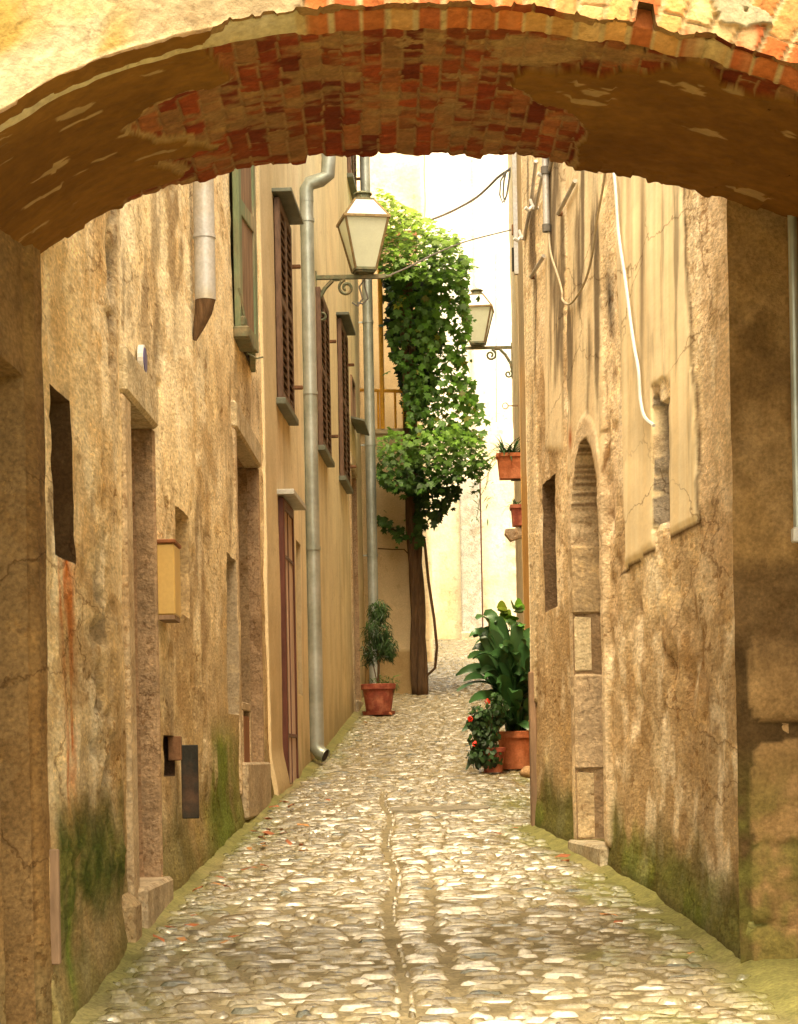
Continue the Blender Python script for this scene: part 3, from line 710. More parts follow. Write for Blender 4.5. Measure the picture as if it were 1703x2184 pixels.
# ---------------------------------------------- archway building
A9 = thing('archway', 'low brick and plaster archway with crumbling soffit spanning the alley in the foreground', 'arch')
def interp_curve(pts, Yoff):
    """pixels of an edge lying in the skewed plane Y = Yoff + .326 X -> X, Z samples"""
    r = []
    for (x, y) in pts:
        dx = x-CX; dy = CY-y; wx = (dx*ca+dy*sa)/F; wz = (-dx*sa+dy*ca)/F
        Yv = Yoff/(1-.326*wx); r.append((wx*Yv, wz*Yv))
    r.sort(); return np.array(r)
YF = 6.60; YN = 5.33
farc = interp_curve([(-40, 640), (20, 585), (65, 545), (160, 482), (240, 436), (400, 400), (550, 362), (700, 338), (850, 332), (1000, 330), (1100, 333), (1200, 345), (1300, 358), (1450, 388), (1590, 430), (1703, 470), (1800, 512), (1900, 570)], YF)
nearc = interp_curve([(-90, 300), (-40, 262), (0, 236), (90, 188), (211, 130), (301, 96), (400, 72), (500, 52), (653, 30), (779, 22), (900, 20), (1048, 25), (1148, 34), (1274, 46), (1375, 60), (1475, 85), (1565, 112), (1703, 150), (1800, 200), (1900, 260)], YN)
def smooth_curve(c):
    p = np.polyfit(c[:, 0], c[:, 1], 4); return p
pf = smooth_curve(farc); pn = smooth_curve(nearc)
XL, XR = -1.09, 1.38
u = np.linspace(XL-.12, XR+.12, 400); v = np.linspace(0, 1, 190)
U, V = np.meshgrid(u, v, indexing='ij')
zf = np.interp(U, farc[:, 0], farc[:, 1])*.5+np.polyval(pf, U)*.5; zn = np.polyval(pn, U)
Yn = YN+.326*U; Yf = YF+.326*U
dep = V*1.27
# bricks
cw = .056
ci = np.floor((U+.03*V)/cw); fu = (U+.03*V)/cw-ci
off = (ci % 2)*.117+_h(ci, ci*0, ci*0, 3)*.06
ln = .235
cj = np.floor((dep+off)/ln); fv = (dep+off)/ln-cj
br = _h(ci, cj, ci*0, 9); br2 = _h(ci, cj, ci*0, 19)
wn = fbm(U*25, dep*25, 3, 6)*.05
wn = wn*1.8; mort = ((fu+wn < .06) | (fu+wn > .96)) | (((fv+wn*.6 < .03) | (fv+wn*.6 > .98)) & (_h(ci, cj, ci*0, 44) > .35))
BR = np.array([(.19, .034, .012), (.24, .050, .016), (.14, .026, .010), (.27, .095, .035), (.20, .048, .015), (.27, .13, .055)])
Cb = BR[(br*5.99).astype(int)]*(0.85+.3*br2+.35*fbm(U*10, dep*22, 4, 12))[..., None]
Cb = mixc(Cb, (.29, .17, .075), sstep(.0, .35, fbm(U*9, dep*16, 4, 13))*.8)
Cb = np.where(mort[..., None], np.array((.30, .175, .08)), Cb)
Y_ = Yn*(1-V)+Yf*V; Z_ = zn*(1-V)+zf*V
px, py = proj(U, Y_, Z_)
wob = 22*fbm(U*9, dep*9, 4, 14); wob2 = 16*fbm(U*9+5, dep*9, 4, 15)
BP = [(600, -40), (475, 60), (440, 95), (495, 165), (400, 195), (320, 222), (285, 265), (330, 288), (480, 300), (330, 332), (410, 350), (270, 412), (300, 460), (1160, 400), (1225, 330), (1235, 285), (1235, 255), (1190, 225), (1075, 180), (1120, 150), (1300, 155), (1400, 135), (1480, 125), (1600, 180), (1780, 240), (1850, 100), (1400, -40)]
brick = inpoly(px+wob, py+wob2, BP)
brickw = inpoly(px+wob, py+wob2, [((a-850)*1.02+850, (b-250)*1.10+250) for a, b in BP])
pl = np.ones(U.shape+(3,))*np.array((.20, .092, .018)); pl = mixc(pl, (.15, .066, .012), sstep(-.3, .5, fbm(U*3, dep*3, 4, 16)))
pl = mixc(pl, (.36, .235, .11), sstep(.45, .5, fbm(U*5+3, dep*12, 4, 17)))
edge = brickw & ~brick
pl = mixc(pl, (.36, .23, .105), edge*.8)
# loose mortar smears over the brick
sm = brick & (fbm(U*5, dep*8, 5, 18) > .20+.35*sstep(.25, .5, V)-.45*blob(px, py, 1230, 95, 190, 60))
Cs = np.where(brick[..., None], Cb, pl); Cs = np.where(sm[..., None], Cs*.3+np.array((.34, .215, .10))*.7, Cs)
ds = np.where(brick, np.where(mort, -.006, (br2-.5)*.008) - .002 + .004*fbm(U*14, dep*14, 3, 22), .016+.004*fbm(U*3, dep*3, 3, 20))
ds = np.where(edge, .006, ds); ds = ds + .003*fbm(U*40, dep*40, 2, 21)
missing = brick & (br > .975); ds = np.where(missing & ~mort, -.05, ds); Cs = np.where((missing & ~mort)[..., None], Cs*.4, Cs)
# ragged far edge, brick by brick
rag = (_h(ci, ci*0, ci*0, 31)-.5)*.035+.02*fbm(U*30, U*0, 2, 8)*sstep(.86, 1, V)*np.where(px > 250, 1, .3)
rz = (_h(ci, ci*0, ci*0, 33)-.4)*.014*sstep(.9, 1, V)
nearrag = .012*fbm(U*9, dep*0, 3, 23)*sstep(.08, 0, V)
P = np.stack([U, Y_+rag, Z_-ds+rz+nearrag], -1)
P[:, 0, 1] -= .04
Cs = np.concatenate([Cs, np.where(brick | edge, .8, .12)[..., None]], -1)
gridmesh('soffit', P, Cs, M['brick'], A9, flip=True)
fe = P[:, -1, :].copy()
# back face
n = len(u); Pb = np.stack([fe, np.stack([fe[:, 0], fe[:, 1]+.01, fe[:, 2]+.06], -1), np.stack([fe[:, 0], YF+.326*fe[:, 0]+.01, np.full(n, 2.5)], -1)], 1)
gridmesh('back_wall', Pb, np.ones((n, 3, 3))*np.array((.45, .3, .16)), M['front'], A9, flip=True)
# front face
u2 = np.linspace(-2.6, 2.6, 640); t2 = np.concatenate([np.linspace(0, .5, 72), np.linspace(.53, 1.35, 28)])
U, T = np.meshgrid(u2, t2, indexing='ij')
Zb = np.where(np.abs(U-.05) < 1.3, np.polyval(pn, U), 0)
eL = np.polyval(pn, XL-.12); eR = np.polyval(pn, XR+.12)
Zb = np.where(U < XL-.12, eL, np.where(U > XR+.12, eR, np.polyval(pn, U)))
Yp = YN+.326*U
Zp = Zb+T*(2.55-Zb)/1.35
R = Zp-Zb
px, py = proj(U, Yp, Zp)
fan = (U-.08)*(1-R*.45)
ci = np.floor(fan/.072); fu = fan/.072-ci; wn = fbm(U*22, R*22, 3, 50)*.05
oj = _h(ci, ci*0, ci*0, 61)*.12; cj = np.floor((R+oj)/.15); fv = (R+oj)/.15-cj
br = _h(ci, cj, ci*0, 62); br2 = _h(ci, cj, ci*0, 63)
mort = (fu+wn < .10) | (fu+wn > .92) | (fv+wn < .05)
BRF = np.array([(.40, .12, .035), (.48, .20, .065), (.34, .09, .03), (.52, .27, .10), (.40, .12, .04), (.50, .31, .14)])
Cb = BRF[(br*5.99).astype(int)]*(.8+.4*br2)[..., None]
Cb = mixc(Cb, (.52, .38, .20), sstep(.05, .45, fbm(U*8, R*8, 4, 64))*.75)
Cb = np.where(mort[..., None], np.array((.46, .33, .18)), Cb)
pl = np.ones(U.shape+(3,))*np.array((.35, .295, .195)); pl = mixc(pl, (.33, .22, .06), sstep(-.1, .3, fbm(U*3+4, R*3, 4, 65))*sstep(620, 400, px)*1.0)
pl = mixc(pl, (.42, .33, .21), sstep(.0, .5, fbm(U*5, R*5, 4, 66)))
pl = mixc(pl, (.33, .25, .15), sstep(230, 330, px)*sstep(700, 600, px)*.9)
pl = mixc(pl, (.50, .40, .24), sstep(.02, 0, R))
brick = (px + 40*fbm(U*5, R*6, 4, 67) > 640+R*260) & (R < .30+.05*fbm(U*4, R*4, 3, 68)) & ~((fbm(U*4.3+2, R*4.3, 4, 69) > .36) & (px > 1250))
brick |= (px > 1250) & (R < .04)
Cf = np.where(brick[..., None], Cb, pl)
df = np.where(brick, np.where(mort, -.010, (br2-.5)*.010), .014+.004*fbm(U*3, R*3, 3, 70)) + .002*fbm(U*40, R*40, 2, 71)
P = np.stack([U, Yp-df, Zp+.012*fbm(U*9, U*0, 3, 23)*sstep(.03, 0, R)], -1)
ex = P[:, :1].copy(); ex[..., 1] += .08; ex[..., 2] -= .02; P = np.concatenate([ex, P], 1); Cf = np.concatenate([Cf[:, :1], Cf], 1)
# match soffit edge
gridmesh('front_wall', P, Cf, M['front'], A9)
cop = MB().box(-2.6, 2.6, 0, 1.3, 2.56, 2.64).build('coping', M['stone'], A9)
cop.data.transform(Matrix(((1, 0, 0, 0), (.326, 1, 0, YN-.02), (0, 0, 1, 0), (0, 0, 0, 1))))

# passage side walls
def pierL(Y, Z, px, py):
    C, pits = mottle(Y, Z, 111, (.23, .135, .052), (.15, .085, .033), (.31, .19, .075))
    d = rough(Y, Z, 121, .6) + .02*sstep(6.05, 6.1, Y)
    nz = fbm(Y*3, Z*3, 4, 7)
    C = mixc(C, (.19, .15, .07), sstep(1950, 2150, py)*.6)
    return d, C
YL0 = 5.02
wpl = (.018, -1.185)
zr = W(12, 745, 5.62).z
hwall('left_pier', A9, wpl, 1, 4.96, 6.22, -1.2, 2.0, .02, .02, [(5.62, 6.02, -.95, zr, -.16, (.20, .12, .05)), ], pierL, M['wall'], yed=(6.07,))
frame_body(A9, wpl, 1, 4.96, 6.22, -1.2, 1.52, M['far'], (.45, .3, .15), depth=1.5, roof=False)
MB().box(wx_(LW, 6.3)-.01, wx_(LW, 6.3)+.045, 6.20, 6.235, W(90, 2058, 6.22).z, W(90, 1812, 6.22).z, bev=.004).build('wooden_plate', M['greywood'], A9)
wpr = (0.0, 1.46)
def pierP(Y, Z, px, py):
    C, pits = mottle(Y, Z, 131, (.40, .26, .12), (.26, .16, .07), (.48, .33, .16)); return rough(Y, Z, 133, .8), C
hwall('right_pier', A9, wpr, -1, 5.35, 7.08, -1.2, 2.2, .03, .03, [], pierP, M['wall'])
frame_body(A9, wpr, -1, 5.35, 7.10, -1.2, 1.6, M['far'], (.45, .3, .15), depth=1.4, roof=False)
xa = np.arange(1.165, 1.75, .012); za = np.arange(-1.1, 2.6, .012)
X, Z = np.meshgrid(xa, za, indexing='ij'); px, py = proj(X, 7.1, Z)
n1 = fbm(X*4, Z*3, 5, 141); n2 = fbm(X*14, Z*12, 4, 142)
C = np.ones(X.shape+(3,))*np.array((.34, .215, .095)); C = mixc(C, (.21, .125, .05), sstep(-.1, .35, n1+.4*n2)); C = mixc(C, (.30, .185, .075), sstep(.15, .5, -n1+.3*n2))  # dark colours stand in for the shadow of the arch
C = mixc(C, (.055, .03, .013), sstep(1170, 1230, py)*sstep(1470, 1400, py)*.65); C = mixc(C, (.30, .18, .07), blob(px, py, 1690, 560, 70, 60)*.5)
d = .03*fbm(X*5, Z*5, 4, 143)+.008*n2
wx1 = 10*n1; stn = 0
for (cy_, hh_, tilt) in ((1440, 105, .05), (1700, 112, -.12), (1895, 90, .1), (2045, 66, -.05)):
    v_ = (py-cy_-tilt*(px-1660)+wx1*1.5)/hh_; h_ = (px-1672+wx1)/ (66 if cy_ > 1500 else 74)
    stn = np.maximum(stn, np.clip(1-np.abs(v_)**5-np.abs(h_)**6, 0, 1))
low = sstep(1330, 1400, py); d = d+low*(stn**.4*.035-.012)
C = mixc(C, (.26, .165, .075), low*(stn > .05)*.45); C = mixc(C, (.05, .03, .012), low*(stn < .06)*.85)
C = mixc(C, (.13, .13, .03), sstep(1560, 1800, py)*sstep(.0, .4, n1+.5*n2)*.65)
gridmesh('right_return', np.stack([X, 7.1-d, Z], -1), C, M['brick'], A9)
# pipe in the passage
a = W(1690, 460, 7.0); b = W(1700, 1125, 7.0)
t = thing('conduit_pipe', 'grey vertical pipe on the shaded wall at the right edge ending in a pale clip', 'pipe', (a.x, 7.0, b.z))
mb = MB(); mb.tube([(0, 0, 0), (0, 0, a.z-b.z+.12)], .016, 12); mb.build('pipe', M['galv'], t, 'auto')
MB().box(-.02, .03, -.02, .03, -.05, .0, bev=.005).build('clip', M['white'], t)

# ---------------------------------------------- drainpipes
def drain(nm, label, x, Y, ybase, ytop, r, bend_top=False):
    # pipe stands vertically: take its foot
    b = W(x, ybase, Y); top = W(x, ytop, Y).z
    t = thing(nm, label, 'drainpipe', (b.x, Y, b.z), group=None)
    H = top-b.z
    mb = MB(); mb.tube([(0, 0, .05)]+[(0, 0, z) for z in np.linspace(.3, H, 6)], r, 20); mb.build('pipe', M['galv'], t, 'auto')
    for z in (.55, 1.75, 3.1, 4.6):
        if z < H:
            mb = MB(); mb.tube([(0, 0, z-.015), (0, 0, z+.015)], r*1.12, 20); mb.box(-r*1.9, -r*.9, -.01, .01, z-.008, z+.008); mb.build('clamp', M['galv'], t, 'auto')
    mb = MB(); mb.tube([(0, 0, 1.05), (0, 0, -0+.05)], r*1.07, 20); mb.build('lower_sleeve', M['galv'], t, 'auto')
    return t, H
t, H = drain('drainpipe', 'large galvanised drainpipe with an elbow foot on the beige house beside the near lantern', 676, 17.9, 1600, 425, .059)
mb = MB(); mb.tube([(0, 0, .06), (.0, 0, .02), (.03, -.02, -.03), (.075, -.04, -.05)], [.063, .066, .062, .058], 16, cap=False); mb.tube([(.072, -.038, -.049), (.078, -.042, -.051)], [.062, .062], 16, cap=False); mb.build('foot_elbow', M['galv'], t, 'auto')
mb = MB(); mb.tube([(.03, -.02, -.03), (.07, -.04, -.048)], .053, 12); mb.build('foot_mouth', M['darkmetal'], t)
mb = MB(); mb.tube([(0, 0, H-.02), (.0, 0, H+.08), (.03, 0, H+.14), (.13, 0, H+.17), (.19, 0, H+.21), (.2, 0, H+.35), (.2, 0, H+1.2)], .062, 16); mb.build('swan_neck', M['galv'], t, 'auto')
t, H = drain('drainpipe', 'tall galvanised drainpipe behind the potted conifer', 800, 25.2, 1490, 300, .062)

# ---------------------------------------------- lanterns
def lantern(name, label, c, wallx, rz):
    """c: point where the bar carries the lantern"""
    side = -1 if wallx < c.x else 1
    t = thing(name, label, 'street lamp', c, group='wall lanterns on scrolled brackets')
    body = thing('lantern_head', None, None); body.parent = t; body.rotation_euler = (0, 0, rz); body.location = (0, 0, .06)
    b, T, h = .098, .205, .465
    def ring(hw, z, th=.012, out=.006):
        mb = MB(); hw += out
        for (x0, x1, y0, y1) in ((-hw, hw, -hw, -hw+2*th), (-hw, hw, hw-2*th, hw), (-hw, -hw+2*th, -hw+2*th, hw-2*th), (hw-2*th, hw, -hw+2*th, hw-2*th)): mb.box(x0, x1, y0, y1, z-th, z+th)
        return mb
    ring(T+.012, h, .012).build('top_rim', M['copper'], body)
    mb = ring(b, 0, .012); mb.box(-b*.9, b*.9, -b*.9, b*.9, -.03, -.013); mb.box(-b*.5, b*.5, -b*.5, b*.5, -.045, -.03); mb.build('base', M['greenmetal'], body)
    mb = MB()
    for sx in (-1, 1):
        for sy in (-1, 1): mb.tube([(sx*b, sy*b, 0), (sx*T, sy*T, h)], .012, 6)
    mb.build('corner_bars', M['copper'], body)
    r1, z2 = .088, h+.185
    for k in range(4):
        Rm = Matrix.Rotation(k*math.pi/2, 3, 'Z'); e = .004
        P = [Rm @ Vector(p) for p in ((-b+e, -b+e, .012), (b-e, -b+e, .012), (T-e, -T+e, h-.012), (-T+e, -T+e, h-.012))]
        mb = MB(); mb.add(P, [(0, 1, 2, 3)]); mb.build('glass_pane', M['pane'], body)
        P = [Rm @ Vector(p) for p in ((-T, -T, h+.012), (T, -T, h+.012), (r1, -r1, z2), (-r1, -r1, z2))]
        mb = MB(); mb.add(P, [(0, 1, 2, 3)]); mb.build('roof_pane', M['panetop'], body)
    for sx in (-1, 1):
        for sy in (-1, 1):
            mb = MB(); mb.tube([(sx*T, sy*T, h+.012), (sx*r1, sy*r1, z2)], .011, 6); mb.build('roof_bar', M['copper'], body)
    mb = MB(); mb.box(-r1-.008, r1+.008, -r1-.008, r1+.008, z2-.005, z2+.012)
    mb.lathe([(.0, z2+.012), (.075, z2+.012), (.07, z2+.06), (.09, z2+.062), (.085, z2+.075), (.03, z2+.095), (0, z2+.1)], 16)
    mb.build('cap', M['greenmetal'], body)
    # bracket
    L = wallx-c.x; s = 1 if L > 0 else -1
    mb = MB(); mb.box(min(L, -s*.2), max(L, -s*.2), -.018, .018, -.02, .02, bev=.003)
    mb.tube([(-s*.2, 0, 0), (-s*.26, 0, 0)], [.02, .003], 6)
    mb.tube([(0, 0, 0), (0, 0, .04)], .02, 8); mb.build('bar', M['greenmetal'], t)
    mb = MB()
    def spiral(cx, cz, r0, r1, a0, a1, n=26):
        return [(cx+s*(r0+(r1-r0)*i/n)*math.cos(a0+(a1-a0)*i/n), 0, cz+(r0+(r1-r0)*i/n)*math.sin(a0+(a1-a0)*i/n)) for i in range(n+1)]
    # brace from the wall up to the bar with curls at both ends
    Lw = abs(L)
    top = (s*(Lw-.33), -.10)
    mb.tube([(s*(Lw-.005), 0, -.30), (s*(Lw-.02), 0, -.22), (s*(Lw-.09), 0, -.10), (s*(Lw-.16), 0, -.03)], .02, 6)
    mb.tube(spiral(top[0]/1+s*.04, top[1], .075, .018, math.radians(80), math.radians(80-520)), .016, 6)
    mb.tube([(s*(Lw-.16), 0, -.028), (s*(Lw-.24), 0, -.025)], .011, 6)
    mb.tube(spiral(s*(Lw-.055), -.36, .055, .012, math.radians(60), math.radians(60-480)), .013, 6)
    mb.build('scroll', M['greenmetal'], t)
    mb = MB(); mb.box(min(L, L-s*.012), max(L, L-s*.012), -.03, .03, -.42, .06, bev=.003); mb.build('wall_plate', M['greenmetal'], t)
    return t
c1 = W(777, 590, 19.4)
t = lantern('wall_lantern', 'larger nearer frosted lantern on a scrolled bracket beside the thick drainpipe', c1, wx_(BW, 19.4), math.radians(11))
mb = MB()
for k, (dx) in enumerate((-.02, .03)):
    mb.tube([(.0, .02, -.02), (dx-.03, .02, -.09), (dx, .02, -.2), (dx-.05, .02, -.27+.02*k), (dx-.1, .02, -.235)], .009, 5)
mb.build('cable_loop', M['cable'], t)
c2 = W(1019, 742, 28.0)
lantern('wall_lantern', 'smaller farther lantern against the white wall right of the vine', c2, wx_(w8, 28.0), math.radians(-6))

# ---------------------------------------------- ground
def street_edges(Y):
    l = np.where(Y < 14.7, LW[0]*Y+LW[1], BW[0]*Y+BW[1]); l = np.where(Y > 26, .2, l); l = np.where(Y > 31, .3, l)
    r = np.where(Y < 12.2, RW[0]*Y+RW[1], np.where(Y < 19, w7[0]*Y+w7[1], w8[0]*Y+w8[1])); r = np.where(Y > 28.4, 4.5, r)
    return l, r
def mosscol(X, Y, px, py):
    l, r = street_edges(Y)
    dl = X-l; dr = r-X
    n = fbm(X*3, Y*1.5, 4, 201); n2 = fbm(X*8, Y*5, 3, 202)
    e = np.minimum(dl, dr)
    g = sstep(.30, .02, e+.25*n)*.75*sstep(30, 20, Y)
    g = np.maximum(g, sstep(.1, .5, n+.3*n2)*sstep(.85, .2, dr)*sstep(13.5, 9, Y)*.8)
    g = np.maximum(g, sstep(.1, .5, n+.3*n2)*.45*sstep(15, 8, Y)*sstep(.4, .9, np.abs(X-.05)))
    g = np.maximum(g, blob(px, py, 1100, 1715, 60, 25)*.8)
    return g
ya = np.concatenate([np.arange(-40, 4, 2.0), np.arange(4, 15, .04), np.arange(15, 40, .1), np.arange(40, 160, 6.0)])
xa = np.concatenate([[-60, -20, -8, -4], np.arange(-2.0, 2.6, .04), [3, 4, 6, 12, 30, 60]])
Xg, Yg = np.meshgrid(xa, ya, indexing='ij')
Zg = gz(Yg); px, py = proj(Xg, np.maximum(Yg, 3.0), Zg)
n = fbm(Xg*4, Yg*4, 4, 205)
l, r = street_edges(Yg)
e = np.minimum(Xg-l, r-Xg)
fil = .035*sstep(.10, -.02, e+.05*n)*sstep(30, 24, Yg)          # cement fillet along the walls
Zg = Zg + .008*n + fil
Cg = np.ones(Xg.shape+(3,))*np.array((.235, .195, .115)); Cg = mixc(Cg, (.16, .13, .07), sstep(-.1, .5, n))
Cg = mixc(Cg, (.36, .29, .18), sstep(20, 28, Yg)*.8)
Cg = mixc(Cg, (.27, .22, .10), sstep(.14, .05, e+.05*n)*.7)
mg = mosscol(Xg, Yg, px, py); Cg = mixc(Cg, (.15, .165, .032), mg*.8)
o = gridmesh('street_ground', np.stack([Xg, Yg, Zg], -1), Cg, M['ground']); setp(o, kind='structure')

# cobbles: each a low domed stone
nx_, ny_ = 6, 5
gu, gv = np.meshgrid(np.linspace(-1, 1, nx_), np.linspace(-1, 1, ny_), indexing='ij')
V_all = []; F_all = []; C_all = []; base = 0
q = np.arange(nx_*ny_).reshape(nx_, ny_)
Q = np.stack([q[:-1, :-1], q[1:, :-1], q[1:, 1:], q[:-1, 1:]], -1).reshape(-1, 4)
Y = 4.6
while Y < 37.5:
    dpt = rnd.uniform(.034, .068)*(1 if Y < 16 else 1.5)
    l, r = [float(a) for a in street_edges(np.array(Y))]
    if Y < 7.1: r = min(r, 1.9); 
    x = l + .045 + rnd.uniform(0, .06)
    while x < min(r, 3.2)-.06:
        central = abs(x-(.0+.02*(Y-8))) 
        wd = rnd.choice([rnd.uniform(.07, .13), rnd.uniform(.11, .2), rnd.uniform(.15, .27)])
        if central < .08: wd = rnd.uniform(.10, .17)
        c0 = .08-.0115*(Y-7)
        c0 += .02*math.sin(Y*2.1)
        if x < c0-.095 < x+wd+.05 and Y < 15: wd = max(.04, c0-.100-x)
        elif abs(x-(c0-.088)) < .012 and Y < 15: wd = rnd.uniform(.14, .175)
        if x+wd > r-.03: break
        yy = Y + .035*math.sin(x*3.1+Y*.7) + rnd.uniform(-.012, .012)
        cxx = x+wd/2; hw_ = wd/2-.004; hd = dpt/2*rnd.uniform(.72, .97)
        rot = rnd.uniform(-.10, .10); h = rnd.uniform(.002, .011); ex = rnd.uniform(2.0, 3.4)
        # superellipse outline
        rr = (np.abs(gu)**ex+np.abs(gv)**ex+1e-9)**(1/ex); k = np.maximum(np.abs(gu), np.abs(gv))/rr
        lx = gu*k*hw_*(1+.10*rs.rand()*gv); ly = gv*k*hd*(1+.12*(rs.rand()-.5)*gu)
        X = cxx+lx*math.cos(rot)-ly*math.sin(rot); YY = yy+lx*math.sin(rot)+ly*math.cos(rot)
        m = np.maximum(np.abs(gu), np.abs(gv))
        tx, ty = rnd.uniform(-.04, .04), rnd.uniform(-.07, .07)
        Z = gz(YY) + h*(1-m**3)*1.0 + .002 - (m > .99)*.022 + (1-m)*.004*rs.randn(nx_, ny_) + lx*tx + ly*ty + .004
        V_all.append(np.stack([X, YY, Z], -1).reshape(-1, 3))
        F_all.append(Q+base); base += nx_*ny_
        tone = rnd.random(); cc = np.array([(.165, .135, .072), (.20, .165, .09), (.14, .112, .06), (.235, .20, .125), (.165, .14, .082)][int(tone*4.99)])*rnd.uniform(.95, 1.3)
        glint = math.exp(-(central/.55)**2)
        if rnd.random() < .26*glint*(.35+.65*(Y < 14)): cc = cc*.3+np.array((.62, .58, .50))*.7  # some stones of the worn centre painted pale as glints
        if Y > 20: cc = cc*.6+np.array((.30, .25, .15))*.4
        if rnd.random() < .02: cc = np.array((.09, .095, .07))
        C_all.append(np.tile(cc, (nx_*ny_, 1)))
        x += wd+rnd.uniform(0, .012)
    Y += dpt
V_ = np.concatenate(V_all); F_ = np.concatenate(F_all); C_ = np.concatenate(C_all)
px, py = proj(V_[:, 0], np.maximum(V_[:, 1], 3), V_[:, 2])
mg = mosscol(V_[:, 0], V_[:, 1], px, py); C_ = mixc(C_, (.14, .155, .030), mg*.8)
def rawmesh(name, V_, F_, C_, matl, smooth=True, parent=None):
    me = bpy.data.meshes.new(name); me.from_pydata([], [], [])
    me.vertices.add(len(V_)); me.vertices.foreach_set('co', V_.astype(np.float32).ravel())
    k, s = F_.shape
    me.loops.add(k*s); me.loops.foreach_set('vertex_index', F_.astype(np.int32).ravel())
    me.polygons.add(k); me.polygons.foreach_set('loop_start', (np.arange(k)*s).astype(np.int32)); me.update(calc_edges=True)
    at = me.color_attributes.new('Col', 'FLOAT_COLOR', 'POINT'); a = np.ones((len(V_), 4), np.float32); a[:, :3] = C_; at.data.foreach_set('color', a.ravel())
    if smooth: me.polygons.foreach_set('use_smooth', np.ones(k, bool))
    me.materials.append(matl); me.validate()
    o = bpy.data.objects.new(name, me); COL.objects.link(o)
    if parent: o.parent = parent
    return o
o = rawmesh('cobblestone_paving', V_, F_, C_, M['cobble']); setp(o, kind='structure')

# slate slab in the paving
Ys = 13.3; s0 = W(835, 1728, Ys)
def hit(px, py):
    Y = 7.0
    for i in range(60):
        z = W(px, py, Y).z; g = float(gz(Y))
        Y += (z-g)*-0 + .0
        if z < g: break
        Y += .4
    lo, hi = Y-.4, Y
    for i in range(20):
        m = (lo+hi)/2
        if W(px, py, m).z < float(gz(m)): hi = m
        else: lo = m
    return W(px, py, (lo+hi)/2)
lo_, hi_ = 8, 20
def ground_at(px, py, Ymin=5.5, Ymax=40):
    best = None; bd = 1e9
    for Yv in np.arange(Ymin, Ymax, .02):
        dlt = abs(W(px, py, Yv).z-float(gz(Yv)))
        if dlt < bd: bd = dlt; best = Yv
    p = W(px, py, best); p.z = float(gz(best)); return p
a = ground_at(830, 1738); b = ground_at(1042, 1722)
mb = MB(); n = 22
vs = []
for k in range(n):
    an = 2*math.pi*k/n; e = 3.2
    cxk = math.copysign(abs(math.cos(an))**(2/e), math.cos(an)); syk = math.copysign(abs(math.sin(an))**(2/e), math.sin(an))
    x = (a.x+b.x)/2+cxk*(b.x-a.x)/2; y = (a.y+b.y)/2+syk*.16
    vs.append((x, y, float(gz(y))+.020)); 
vs2 = [(x, y, z-.05) for x, y, z in vs]
mb.add(vs+vs2, [tuple(range(n))]+[(k, (k+1) % n, n+(k+1) % n, n+k) for k in range(n)], (.24, .215, .16))
o = mb.build('stone_slab', M['stone']); setp(o, 'flat grey slate slab set in the cobbles before the right corner', 'slab')

# fallen leaves
mbx = MB(); mbx.add([(0, -.035, 0), (.018, -.01, .008), (.012, .03, .004), (0, .045, .012), (-.014, .028, .006), (-.02, -.008, .01)], [(0, 1, 2, 3, 4, 5)])
lv = []
for k, (c0) in enumerate(((.38, .12, .04), (.46, .22, .08), (.30, .10, .04))):
    b_ = MB(); b_.col = c0; b_.add(mbx.v, mbx.f, c0); lo = b_.build('fallen_leaf', M['fleaf']); lv.append(lo)
spots = []
for i in range(46):
    if i < 34:
        Yv = rnd.uniform(7.4, 14); l, r = street_edges(np.array(Yv)); x = float(l)+.13+abs(rnd.gauss(0, .16))
    elif i < 42:
        Yv = rnd.uniform(7.2, 11.8); l, r = street_edges(np.array(Yv)); x = float(r)-.13-abs(rnd.gauss(0, .15))
    else:
        Yv = rnd.uniform(22, 24); x = rnd.uniform(-.35, .1)
    spots.append((x, Yv))
for i, (x, Yv) in enumerate(spots):
    src = lv[i % 3]; o = src if i < 3 else src.copy()
    if i >= 3: COL.objects.link(o)
    o.location = (x, Yv, float(gz(Yv))+.034); o.rotation_euler = (rnd.uniform(-.3, .3), rnd.uniform(-.3, .3), rnd.uniform(0, 6)); s = rnd.uniform(.6, 1.15); o.scale = (s, s, s)
    setp(o, 'dry reddish brown leaf fallen on the paving', 'fallen leaf', 'dry leaves scattered along the foot of the walls')

# ---------------------------------------------- foliage helpers
LEAF = np.array([(0, 0, 0), (.18, -.22, -.02), (.5, -.12, -.10), (.30, .12, 0), (.48, .42, -.10), (.16, .40, 0), (0, .80, -.12), (-.16, .40, 0), (-.48, .42, -.10), (-.30, .12, 0), (-.5, -.12, -.10), (-.18, -.22, -.02)])
LT = np.array([(0, i, i+1) for i in range(1, 11)]+[(0, 11, 1)])
def leaves(name, pts, size, cols, matl, parent=None, nrm=None, spread=.7, tmpl=LEAF, tri=LT):
    n = len(pts); V = []; C = []
    for i in range(n):
        d = Vector(nrm[i]) if nrm is not None else Vector((0, -1, .5))
        d = (d + Vector((rs.randn(), rs.randn(), rs.randn()))*spread*.5).normalized()
        q = d.to_track_quat('Z', 'Y').to_matrix()
        # tip droops
        Rz = Matrix.Rotation(math.pi+rs.randn()*.6, 3, 'Z')
        m = np.array(q @ Rz); s = size*rs.choice([rs.uniform(.45, .8), rs.uniform(.7, 1.15), rs.uniform(1.0, 1.4)])
        V.append((tmpl*s) @ m.T + np.array(pts[i])); C.append(np.tile(cols[i], (len(tmpl), 1)))
    V = np.concatenate(V); C = np.concatenate(C)
    Fc = np.concatenate([tri+i*len(tmpl) for i in range(n)])
    return rawmesh(name, V, Fc, np.clip(C, .003, 1), matl, smooth=False, parent=parent)
